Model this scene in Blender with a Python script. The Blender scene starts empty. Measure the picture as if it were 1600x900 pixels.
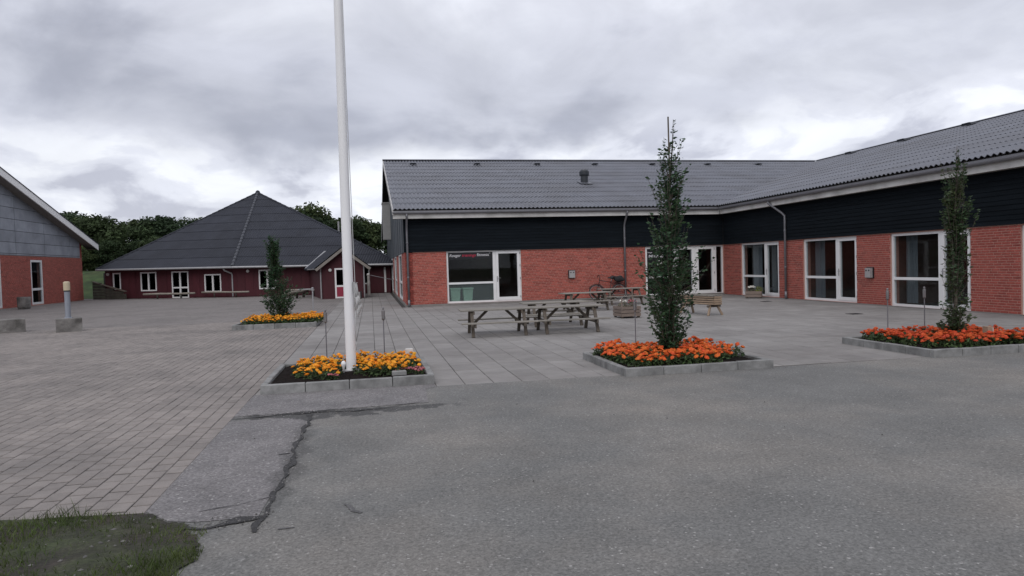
import bpy, bmesh, math, random
import numpy as np
from mathutils import Vector, Matrix
random.seed(11)
rng = np.random.default_rng(5)
SC = bpy.context.scene
COL = SC.collection
R = math.radians

# ------------------------------------------------------------------ camera
cam_d = bpy.data.cameras.new('camera')
cam = bpy.data.objects.new('camera', cam_d)
COL.objects.link(cam)
cam_d.sensor_fit = 'HORIZONTAL'
cam_d.sensor_width = 36.0
cam_d.lens = 24.3
cam_d.clip_start = 0.1
cam_d.clip_end = 3000
def cam_matrix(yaw, p, r):
    f = Vector((math.sin(yaw) * math.cos(p), math.cos(yaw) * math.cos(p), math.sin(p)))
    rt = Vector((math.cos(yaw), -math.sin(yaw), 0))
    d = f.cross(rt)
    c, s = math.cos(r), math.sin(r)
    rt2 = c * rt + s * d
    d2 = -s * rt + c * d
    m = Matrix((rt2, -d2, -f)).transposed().to_4x4()
    m.translation = (0, 0, 1.6)
    return m
cam.matrix_world = cam_matrix(R(11.514), R(-1.8855), R(1.6622))
SC.camera = cam
SC.view_settings.view_transform = 'Standard'
SC.view_settings.look = 'None'
SC.view_settings.exposure = 0.0
SC.view_settings.gamma = 1.0

# ------------------------------------------------------------------ sky and sun
SUN_EL, SUN_AZ = R(48), R(-160)          # azimuth measured from +Y towards +X
world = bpy.data.worlds.new('World')
SC.world = world
world.use_nodes = True
def build_world():
    nt = world.node_tree
    N, L = nt.nodes, nt.links
    N.clear()
    def nd(t, **k):
        n = N.new(t)
        for a, b in k.items():
            setattr(n, a, b)
        return n
    def put(sock, v):
        if isinstance(v, (int, float)): sock.default_value = v
        else: L.new(v, sock)
    def math_(op, a, b=None, c=None, clamp=False):
        n = nd('ShaderNodeMath', operation=op, use_clamp=clamp)
        for i, v in enumerate((a, b, c)):
            if v is not None: put(n.inputs[i], v)
        return n.outputs[0]
    def smooth(x, a, b, lo, hi):
        m = nd('ShaderNodeMapRange', interpolation_type='SMOOTHSTEP')
        put(m.inputs[0], x)
        for i, v in enumerate((a, b, lo, hi)): m.inputs[i + 1].default_value = v
        return m.outputs[0]
    out = nd('ShaderNodeOutputWorld')
    bg = nd('ShaderNodeBackground')
    bg.inputs['Strength'].default_value = 0.118
    sky = nd('ShaderNodeTexSky', sky_type='NISHITA', sun_disc=False)
    sky.sun_elevation = SUN_EL
    sky.sun_rotation = SUN_AZ
    tc = nd('ShaderNodeTexCoord')
    gen = tc.outputs['Generated']
    sep = nd('ShaderNodeSeparateXYZ')
    L.new(gen, sep.inputs[0])
    z = math_('MAXIMUM', sep.outputs[2], 0.0)
    den = math_('ADD', z, 0.16)
    comb = nd('ShaderNodeCombineXYZ')
    L.new(math_('DIVIDE', sep.outputs[0], den), comb.inputs[0]); L.new(math_('DIVIDE', sep.outputs[1], den), comb.inputs[1])
    def noise(vec, scale, detail, rough, dist, loc, sc=(1, 1, 1)):
        mp = nd('ShaderNodeMapping')
        mp.inputs['Location'].default_value = loc
        mp.inputs['Scale'].default_value = sc
        L.new(vec, mp.inputs[0])
        n = nd('ShaderNodeTexNoise')
        n.inputs['Scale'].default_value = scale
        n.inputs['Detail'].default_value = detail
        n.inputs['Roughness'].default_value = rough
        n.inputs['Distortion'].default_value = dist
        L.new(mp.outputs[0], n.inputs['Vector'])
        return n.outputs[0]
    flat_ = comb.outputs[0]
    # the high layer, seen in perspective
    a = noise(flat_, 0.55, 4, 0.5, 0.3, (4.7, 1.4, 0))
    b = noise(flat_, 1.7, 7, 0.55, 0.5, (4.2, 1.7, 0))
    # billows with soft vertical structure
    c = noise(gen, 2.6, 8, 0.50, 0.35, (4.55, 0.6, 1.9), (1, 1, 1.7))
    t = math_('ADD', math_('MULTIPLY', a, 0.62), math_('ADD', math_('MULTIPLY', b, 0.26), math_('MULTIPLY', c, 0.95)))
    # the layer has a ragged lower edge: below it lies bright distant sky with torn scraps
    edge = math_('ADD', z, math_('MULTIPLY', math_('SUBTRACT', c, 0.5), 0.20))
    cover = smooth(edge, 0.150, 0.205, 0.0, 1.0)
    ramp = nd('ShaderNodeValToRGB')
    cr = ramp.color_ramp
    cr.interpolation = 'EASE'
    pts = [(0.648, (8.3, 8.5, 9.2)), (0.81, (6.3, 6.46, 7.2)), (0.954, (3.8, 3.95, 4.65))]
    while len(cr.elements) < len(pts): cr.elements.new(0.5)
    for e, (p, col) in zip(cr.elements, pts):
        e.position = p; e.color = (col[0] / 10, col[1] / 10, col[2] / 10, 1)
    L.new(math_('MULTIPLY', t, 0.9), ramp.inputs[0])
    # distant low sky
    d = noise(gen, 7.5, 8, 0.53, 0.25, (7.0, 2.0, 0.5), (1, 1, 2.2))
    ramp2 = nd('ShaderNodeValToRGB')
    cr = ramp2.color_ramp
    cr.interpolation = 'EASE'
    pts = [(0.41, (8.35, 8.55, 9.1)), (0.50, (7.1, 7.3, 8.1)), (0.62, (5.0, 5.15, 6.0))]
    while len(cr.elements) < len(pts): cr.elements.new(0.5)
    for e, (p, col) in zip(cr.elements, pts):
        e.position = p; e.color = (col[0] / 10, col[1] / 10, col[2] / 10, 1)
    L.new(d, ramp2.inputs[0])
    # darker, denser underside just above the ragged edge
    under = math_('MULTIPLY', smooth(edge, 0.165, 0.215, 0.0, 1.0), smooth(edge, 0.24, 0.38, 1.0, 0.0))
    def mixc(f, p, q):
        m = nd('ShaderNodeMix', data_type='RGBA')
        put(m.inputs[0], f)
        for i, v in ((6, p), (7, q)):
            if isinstance(v, tuple): m.inputs[i].default_value = v
            else: L.new(v, m.inputs[i])
        return m.outputs[2]
    hi = mixc(math_('MULTIPLY', under, 0.4), ramp.outputs[0], (0.41, 0.43, 0.51, 1))
    cl = mixc(cover, ramp2.outputs[0], hi)
    # fine billow texture over everything
    g = noise(gen, 5.5, 9, 0.58, 0.6, (2.2, 5.1, 1.3), (1, 1, 1.8))
    sc = nd('ShaderNodeVectorMath', operation='SCALE')
    L.new(cl, sc.inputs[0])
    L.new(smooth(g, 0.28, 0.72, 9.2, 10.8), sc.inputs['Scale'])
    L.new(mixc(0.95, sky.outputs[0], sc.outputs[0]), bg.inputs['Color'])
    L.new(bg.outputs[0], out.inputs[0])
build_world()
sun_d = bpy.data.lights.new('sun', 'SUN')
sun_d.energy = 1.3
sun_d.angle = R(55)
sun_d.color = (1.0, 0.96, 0.92)
sun = bpy.data.objects.new('sun', sun_d)
COL.objects.link(sun)
sd = Vector((math.sin(SUN_AZ) * math.cos(SUN_EL), math.cos(SUN_AZ) * math.cos(SUN_EL), math.sin(SUN_EL)))
sun.rotation_euler = (-sd).to_track_quat('-Z', 'Y').to_euler()
sun.location = sd * 60

# ------------------------------------------------------------------ materials
def M(name, col, rough=0.8, var=0.0, vscale=6.0, stain=None, stain_amt=0.0, stain_scale=0.6,
      bump=0.0, bscale=60.0, rnd=0.0, metal=0.0, spec=0.5, stretch=None, fine=0.0, fscale=180.0,
      rnd_hue=None, trans=0.0, isl=0.0, fdet=2, damp=False, speck=None):
    m = bpy.data.materials.new(name)
    m.use_nodes = True
    nt = m.node_tree
    N, L = nt.nodes, nt.links
    b = N['Principled BSDF']
    b.inputs['Roughness'].default_value = rough
    b.inputs['Metallic'].default_value = metal
    b.inputs['Specular IOR Level'].default_value = spec
    geo = N.new('ShaderNodeNewGeometry')
    vec = geo.outputs['Position']
    if stretch:
        mp = N.new('ShaderNodeMapping')
        mp.inputs['Scale'].default_value = stretch
        L.new(vec, mp.inputs[0])
        vec = mp.outputs[0]
    def noise(s, d=4, r=0.6):
        n = N.new('ShaderNodeTexNoise')
        n.inputs['Scale'].default_value = s
        n.inputs['Detail'].default_value = d
        n.inputs['Roughness'].default_value = r
        L.new(vec, n.inputs['Vector'])
        return n.outputs[0]
    def mixc(fac, a, bb, mode='MIX'):
        x = N.new('ShaderNodeMix')
        x.data_type = 'RGBA'
        x.blend_type = mode
        for i, v in ((0, fac), (6, a), (7, bb)):
            if isinstance(v, (int, float)):
                x.inputs[i].default_value = v
            elif isinstance(v, tuple):
                x.inputs[i].default_value = (*v, 1)
            else:
                L.new(v, x.inputs[i])
        return x.outputs[2]
    def rng_(src, a, bb, lo=0.3, hi=0.7):
        mr = N.new('ShaderNodeMapRange')
        L.new(src, mr.inputs[0])
        mr.inputs[1].default_value = lo; mr.inputs[2].default_value = hi
        mr.inputs[3].default_value = a; mr.inputs[4].default_value = bb
        return mr.outputs[0]
    def scale(c, f):
        s = N.new('ShaderNodeVectorMath')
        s.operation = 'SCALE'
        if isinstance(c, tuple):
            s.inputs[0].default_value = c
        else:
            L.new(c, s.inputs[0])
        L.new(f, s.inputs['Scale'])
        return s.outputs[0]
    c = col
    if rnd_hue:
        oi = N.new('ShaderNodeObjectInfo')
        c = mixc(oi.outputs['Random'], col, rnd_hue)
    if stain:
        c = mixc(rng_(noise(stain_scale, 6), 0.0, stain_amt, 0.42, 0.68), c, stain)
    if rnd:
        oi = N.new('ShaderNodeObjectInfo')
        c = scale(c, rng_(oi.outputs['Random'], 1 - rnd, 1 + rnd, 0, 1))
    if isl:
        c = scale(c, rng_(geo.outputs['Random Per Island'], 1 - isl, 1 + isl, 0, 1))
    if var:
        c = scale(c, rng_(noise(vscale), 1 - var, 1 + var))
    if damp:
        # old damp stain along the broken seam in front of the flagpole bed
        sp = N.new('ShaderNodeSeparateXYZ')
        L.new(geo.outputs['Position'], sp.inputs[0])
        def mth(op, a, b=None):
            n = N.new('ShaderNodeMath'); n.operation = op
            for i, v in enumerate((a, b)):
                if v is None: continue
                if isinstance(v, (int, float)): n.inputs[i].default_value = v
                else: L.new(v, n.inputs[i])
            return n.outputs[0]
        wob = mth('MULTIPLY', mth('SUBTRACT', noise(3.2, 6, 0.65), 0.5), 0.9)
        dy = mth('ABSOLUTE', mth('ADD', mth('SUBTRACT', sp.outputs[1], 7.98), wob))
        dx = mth('ABSOLUTE', mth('ADD', sp.outputs[0], 0.45))
        f1 = rng_(mth('ADD', mth('MULTIPLY', dx, 0.16), dy), 0.9, 0.0, 0.21, 0.27)
        dx2 = mth('ABSOLUTE', mth('ADD', mth('ADD', sp.outputs[0], 0.70), mth('MULTIPLY', wob, .5)))
        dy2 = mth('ABSOLUTE', mth('SUBTRACT', sp.outputs[1], 6.2))
        f2 = rng_(mth('ADD', mth('MULTIPLY', mth('POWER', dy2, 3.0), 0.035), dx2), 0.55, 0.0, 0.05, 0.14)
        c = mixc(mth('MAXIMUM', f1, f2), c, (0.052, 0.051, 0.051))
    if speck:
        # single stones showing in the surface: (cells per metre, contrast, share of pale stones)
        vo = N.new('ShaderNodeTexVoronoi')
        vo.inputs['Scale'].default_value = speck[0]
        L.new(vec, vo.inputs['Vector'])
        sx = N.new('ShaderNodeSeparateXYZ')
        L.new(vo.outputs['Color'], sx.inputs[0])
        c = scale(c, rng_(sx.outputs[0], 1 - speck[1], 1 + speck[1], 0, 1))
        c = mixc(rng_(sx.outputs[1], 0.0, 0.75, 1 - speck[2], 1 - speck[2] * .5), c, (0.34, 0.33, 0.32))
    if fine:
        c = scale(c, rng_(noise(fscale, fdet, 0.75 if fdet > 2 else 0.6), 1 - fine, 1 + fine))
    if isinstance(c, tuple):
        b.inputs['Base Color'].default_value = (*c, 1)
    else:
        L.new(c, b.inputs['Base Color'])
    if bump:
        bp = N.new('ShaderNodeBump')
        bp.inputs['Strength'].default_value = bump
        bp.inputs['Distance'].default_value = 0.01
        L.new(noise(bscale, 4), bp.inputs['Height'])
        L.new(bp.outputs[0], b.inputs['Normal'])
    if trans:
        t = N.new('ShaderNodeBsdfTranslucent')
        if isinstance(c, tuple):
            t.inputs[0].default_value = (*c, 1)
        else:
            L.new(c, t.inputs[0])
        mx = N.new('ShaderNodeMixShader')
        mx.inputs[0].default_value = trans
        L.new(b.outputs[0], mx.inputs[1]); L.new(t.outputs[0], mx.inputs[2])
        L.new(mx.outputs[0], N['Material Output'].inputs[0])
    return m

def glass(name, tint=(0.86, 0.89, 0.90), frost=0.0, ior=1.48):
    m = bpy.data.materials.new(name)
    m.use_nodes = True
    nt = m.node_tree
    N, L = nt.nodes, nt.links
    N.remove(N['Principled BSDF'])
    tr = N.new('ShaderNodeBsdfTransparent')
    tr.inputs[0].default_value = (*tint, 1)
    gl = N.new('ShaderNodeBsdfGlossy')
    gl.inputs['Roughness'].default_value = 0.02
    fr = N.new('ShaderNodeFresnel')
    fr.inputs[0].default_value = ior
    last = tr.outputs[0]
    if frost:
        df = N.new('ShaderNodeBsdfDiffuse')
        df.inputs[0].default_value = (0.20, 0.24, 0.24, 1)
        m0 = N.new('ShaderNodeMixShader')
        m0.inputs[0].default_value = frost
        L.new(last, m0.inputs[1]); L.new(df.outputs[0], m0.inputs[2])
        last = m0.outputs[0]
    mx = N.new('ShaderNodeMixShader')
    # only the outer face of the glass mirrors (seen from inside the slab the ratio would be inverted)
    gb = N.new('ShaderNodeNewGeometry')
    inv = N.new('ShaderNodeMath'); inv.operation = 'SUBTRACT'
    inv.inputs[0].default_value = 1.0
    L.new(gb.outputs['Backfacing'], inv.inputs[1])
    mu = N.new('ShaderNodeMath'); mu.operation = 'MULTIPLY'
    L.new(fr.outputs[0], mu.inputs[0]); L.new(inv.outputs[0], mu.inputs[1])
    L.new(mu.outputs[0], mx.inputs[0])
    L.new(last, mx.inputs[1]); L.new(gl.outputs[0], mx.inputs[2])
    L.new(mx.outputs[0], N['Material Output'].inputs[0])
    return m

MT = {}
MT['asphalt'] = M('asphalt', (0.138, 0.137, 0.132), 0.9, var=0.13, vscale=1.3, stain=(0.205, 0.190, 0.172), stain_amt=0.9,
                  stain_scale=0.45, damp=True, fine=0.35, fscale=40, fdet=8, speck=(80, 0.23, 0.016))
MT['asphalt_old'] = M('asphalt_old', (0.178, 0.168, 0.168), 0.92, var=0.14, vscale=3.0, bump=0.25, bscale=170, fine=0.4, fscale=50, fdet=7, damp=True, speck=(66, 0.27, 0.035),
                      stain=(0.11, 0.107, 0.11), stain_amt=0.5, stain_scale=1.1)
MT['crumble'] = M('crumbled_asphalt', (0.040, 0.039, 0.040), 0.95, var=0.3, vscale=14, bump=1.0, bscale=60, fine=0.5, fscale=60)
MT['tar'] = M('dark_asphalt_seam', (0.098, 0.096, 0.097), 0.9, var=0.25, vscale=9, bump=0.6, bscale=90, fine=0.4, fscale=90)
MT['paver'] = M('paving_brick', (0.245, 0.219, 0.203), 0.9, isl=0.11, var=0.10, vscale=8, rnd=0.10, stain=(0.145, 0.133, 0.126), stain_amt=0.75,
                stain_scale=0.55, bump=0.25, bscale=120, fine=0.12, fscale=140)
MT['slab'] = M('paving_slab', (0.235, 0.224, 0.215), 0.9, isl=0.08, var=0.10, vscale=3, rnd=0.09, stain=(0.165, 0.153, 0.146), stain_amt=0.8,
               stain_scale=0.45, bump=0.2, bscale=100, fine=0.10, fscale=120)
MT['joint'] = M('joint_sand', (0.042, 0.038, 0.034), 0.95, var=0.3, vscale=9)
MT['soil'] = M('bed_soil', (0.014, 0.011, 0.010), 0.95, spec=0.05, var=0.4, vscale=20, bump=1.0, bscale=40)
MT['earth'] = M('trodden_earth', (0.034, 0.028, 0.023), 0.95, var=0.4, vscale=5, bump=1.0, bscale=25, stain=(0.035, 0.05, 0.016),
                stain_amt=0.9, stain_scale=1.6, fine=0.4, fscale=50)
MT['field'] = M('grass_field', (0.035, 0.06, 0.02), 0.95, var=0.4, vscale=0.8, bump=0.6, bscale=6)
MT['bank'] = M('grass_bank_green', (0.030, 0.058, 0.016), 0.95, var=0.45, vscale=1.3, bump=1.0, bscale=4, stain=(0.05, 0.06, 0.02),
               stain_amt=0.7, stain_scale=0.8)
MT['grass'] = M('grass_blade', (0.056, 0.088, 0.018), 0.7, var=0.45, vscale=3.0, trans=0.3, stain=(0.10, 0.115, 0.03), stain_amt=0.6, stain_scale=2.5)
MT['kerb'] = M('kerb_concrete', (0.245, 0.245, 0.24), 0.9, var=0.16, vscale=9, rnd=0.09, stain=(0.10, 0.10, 0.098), stain_amt=0.8,
               stain_scale=3.0, bump=0.3, bscale=80, fine=0.12)
MT['concrete'] = M('weathered_concrete', (0.20, 0.19, 0.18), 0.92, var=0.18, vscale=6, stain=(0.06, 0.055, 0.05), stain_amt=0.85,
                   stain_scale=2.5, bump=0.5, bscale=50, fine=0.2, fscale=60)
MT['plinth'] = M('plinth_render', (0.20, 0.185, 0.175), 0.92, var=0.14, vscale=3, bump=0.2, bscale=60)
MT['brick'] = M('red_brick', (0.335, 0.077, 0.058), 0.88, isl=0.24, var=0.16, vscale=7, rnd=0.10, bump=0.35, bscale=90, fine=0.14, fscale=70,
                stain=(0.24, 0.045, 0.036), stain_amt=0.8, stain_scale=4.0)
MT['mortar'] = M('pale_mortar', (0.42, 0.225, 0.18), 0.95, var=0.12, vscale=4)
MT['far_brick'] = M('far_brick', (0.29, 0.068, 0.053), 0.9, var=0.12, vscale=2.0, stretch=(1, 1, 8), bump=0.2, bscale=12)
MT['black_board'] = M('black_stained_board', (0.0080, 0.0108, 0.0140), 0.85, var=0.25, vscale=3, rnd=0.14, stretch=(0.4, 0.4, 6), spec=0.08,
                      bump=0.15, bscale=40)
MT['gable_board'] = M('blue_grey_board', (0.062, 0.074, 0.085), 0.7, var=0.2, vscale=5, rnd=0.2, stretch=(3, 3, 0.4))
MT['slate_panel'] = M('slate_grey_panel', (0.30, 0.32, 0.36), 0.75, var=0.16, vscale=0.9, rnd=0.13, stain=(0.21, 0.225, 0.255), stain_amt=0.8,
                      stain_scale=0.7)
MT['white'] = M('white_upvc', (0.72, 0.72, 0.72), 0.45, var=0.05, vscale=3)
MT['bright_white'] = M('white_painted_board', (0.82, 0.81, 0.80), 0.5, var=0.06)
MT['fascia'] = M('white_fascia', (0.60, 0.59, 0.57), 0.6, var=0.12, vscale=1.5, stain=(0.30, 0.29, 0.27), stain_amt=0.6, stain_scale=1.2)
MT['soffit'] = M('soffit_board', (0.22, 0.20, 0.18), 0.8, var=0.1)
MT['roof'] = M('fibre_cement_roof', (0.140, 0.147, 0.172), 0.5, var=0.13, vscale=1.2, rnd=0.05, stain=(0.108, 0.109, 0.122), stain_amt=0.8,
               stain_scale=0.5, spec=0.45, fine=0.06, fscale=30)
MT['red_roof'] = M('dark_slate_roof', (0.033, 0.036, 0.047), 0.75, var=0.14, vscale=0.8, rnd=0.05, spec=0.25, stain=(0.027, 0.029, 0.037),
                   stain_amt=0.7, stain_scale=0.5)
MT['hip'] = M('hip_tile', (0.058, 0.062, 0.075), 0.6, var=0.15, rnd=0.1)
MT['roof_dark'] = M('roof_underside', (0.02, 0.02, 0.022), 0.9)
MT['zinc'] = M('zinc_metal', (0.20, 0.20, 0.215), 0.45, var=0.12, vscale=3, metal=0.55)
MT['galv'] = M('galvanised_steel', (0.34, 0.34, 0.35), 0.5, var=0.1, vscale=5, metal=0.3)
MT['torch'] = M('brushed_torch_steel', (0.22, 0.21, 0.21), 0.4, var=0.2, metal=0.6)
MT['flue'] = M('flue_black', (0.018, 0.022, 0.028), 0.4, var=0.2)
MT['box'] = M('wall_box_grey', (0.33, 0.32, 0.32), 0.5, var=0.06)
MT['dark'] = M('dark_plastic', (0.012, 0.012, 0.014), 0.5)
MT['inner'] = M('interior_plaster', (0.30, 0.29, 0.28), 0.9, var=0.06)
MT['inner_brown'] = M('interior_brown', (0.13, 0.085, 0.07), 0.9, var=0.1)
MT['inner_floor'] = M('interior_floor', (0.17, 0.165, 0.16), 0.5, var=0.1)
MT['curtain'] = M('pale_curtain', (0.26, 0.28, 0.30), 0.9, var=0.15, vscale=18, stretch=(1, 1, 0.05), trans=0.3)
MT['green_bin'] = M('pale_green_plastic', (0.50, 0.72, 0.55), 0.6, var=0.05)
MT['glass'] = glass('window_glass')
MT['frost'] = glass('hazy_glass', (0.86, 0.9, 0.9), 0.22)
MT['darkglass'] = glass('dark_glass', (0.25, 0.28, 0.3))
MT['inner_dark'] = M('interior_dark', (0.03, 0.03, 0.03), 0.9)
MT['poster'] = M('sign_film', (0.006, 0.007, 0.009), 0.35)
MT['text_white'] = M('lettering_white', (0.65, 0.65, 0.67), 0.6)
MT['text_red'] = M('lettering_red', (0.50, 0.02, 0.06), 0.6)
MT['pole'] = M('flagpole_white', (0.80, 0.80, 0.81), 0.4, var=0.04, vscale=2, stain=(0.68, 0.68, 0.68), stain_amt=0.6, stain_scale=1.0)
MT['rope'] = M('pale_rope', (0.42, 0.42, 0.42), 0.9)
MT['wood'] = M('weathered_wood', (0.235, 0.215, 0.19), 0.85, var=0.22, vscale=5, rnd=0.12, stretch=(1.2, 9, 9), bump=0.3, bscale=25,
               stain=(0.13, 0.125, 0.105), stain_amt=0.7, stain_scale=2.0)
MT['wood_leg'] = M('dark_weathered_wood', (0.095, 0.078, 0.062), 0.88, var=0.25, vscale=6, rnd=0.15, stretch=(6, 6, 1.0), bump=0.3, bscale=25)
MT['wood_box'] = M('planter_wood', (0.20, 0.155, 0.13), 0.86, var=0.2, vscale=5, rnd=0.12, stretch=(1.2, 1.2, 9), bump=0.3, bscale=25)
MT['wood_tan'] = M('tan_slat_wood', (0.30, 0.22, 0.155), 0.85, var=0.2, vscale=5, rnd=0.14, stretch=(1.2, 1.2, 9), bump=0.3, bscale=25)
MT['log'] = M('log_wood', (0.27, 0.245, 0.21), 0.9, var=0.2, vscale=4, bump=0.4, bscale=20)
MT['timber'] = M('old_dark_timber', (0.05, 0.046, 0.036), 0.92, var=0.3, vscale=3, rnd=0.2, bump=0.4, bscale=15)
MT['red_wall'] = M('dark_red_boarding', (0.060, 0.008, 0.014), 0.75, var=0.16, vscale=2.0, rnd=0.12, stretch=(3, 3, 0.5))
MT['red_door'] = M('crimson_panel', (0.26, 0.016, 0.045), 0.6, var=0.1)
MT['bark'] = M('bark', (0.085, 0.07, 0.055), 0.9, var=0.25, vscale=9, bump=0.5, bscale=40)
MT['leaf'] = M('hornbeam_leaf', (0.038, 0.084, 0.041), 0.55, isl=0.45, var=0.35, vscale=5.0, trans=0.35, spec=0.35, stain=(0.06, 0.085, 0.028), stain_amt=0.55, stain_scale=3.5)
MT['leaf2'] = M('hornbeam_leaf_warm', (0.046, 0.083, 0.038), 0.55, isl=0.45, var=0.35, vscale=5.0, trans=0.35, spec=0.35, stain=(0.08, 0.07, 0.025), stain_amt=0.55, stain_scale=3.0)
MT['far_leaf'] = M('woodland_leaf', (0.034, 0.060, 0.028), 0.75, isl=0.4, var=0.45, vscale=0.45, rnd=0.25, trans=0.2, spec=0.2, rnd_hue=(0.046, 0.062, 0.024))
MT['mari_leaf'] = M('marigold_leaf', (0.034, 0.068, 0.018), 0.7, isl=0.5, var=0.45, vscale=14, trans=0.25, rnd=0.2, stain=(0.12, 0.15, 0.05), stain_amt=0.35, stain_scale=9)
MT['mari_yellow'] = M('yellow_marigold_petal', (0.90, 0.47, 0.03), 0.75, var=0.25, vscale=35, rnd=0.10, rnd_hue=(0.85, 0.30, 0.012), trans=0.15)
MT['mari_orange'] = M('orange_marigold_petal', (0.84, 0.21, 0.028), 0.75, var=0.28, vscale=35, rnd=0.14, rnd_hue=(0.66, 0.09, 0.02), trans=0.15)
MT['mari_deep'] = M('deep_orange_marigold_petal', (0.70, 0.125, 0.02), 0.75, var=0.28, vscale=35, rnd=0.16, rnd_hue=(0.50, 0.05, 0.016), trans=0.15)
MT['pink'] = M('pink_petal', (0.42, 0.12, 0.14), 0.7, var=0.2, vscale=30, rnd=0.1)
MT['white_petal'] = M('white_petal', (0.7, 0.68, 0.62), 0.7, var=0.1)
MT['lime_leaf'] = M('lime_leaf', (0.24, 0.26, 0.03), 0.7, var=0.35, vscale=20, trans=0.25)
MT['dry_leaf'] = M('dusty_leaf', (0.16, 0.15, 0.09), 0.8, var=0.35, vscale=20, trans=0.2)
MT['lamp_cream'] = M('cream_lamp_glass', (0.50, 0.43, 0.30), 0.5, var=0.06)
MT['bollard'] = M('bollard_grey', (0.24, 0.26, 0.30), 0.5, var=0.08)
MT['bike'] = M('bike_paint', (0.035, 0.012, 0.014), 0.4)
MT['rubber'] = M('black_rubber', (0.012, 0.012, 0.012), 0.8)
MT['bag'] = M('bike_bag_cloth', (0.022, 0.022, 0.024), 0.9, var=0.3, vscale=12)
MT['stone'] = M('small_stone', (0.14, 0.135, 0.13), 0.9, isl=0.5, var=0.3, vscale=30)
MT['duct'] = M('duct_panel', (0.27, 0.27, 0.265), 0.6, var=0.08)

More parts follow.
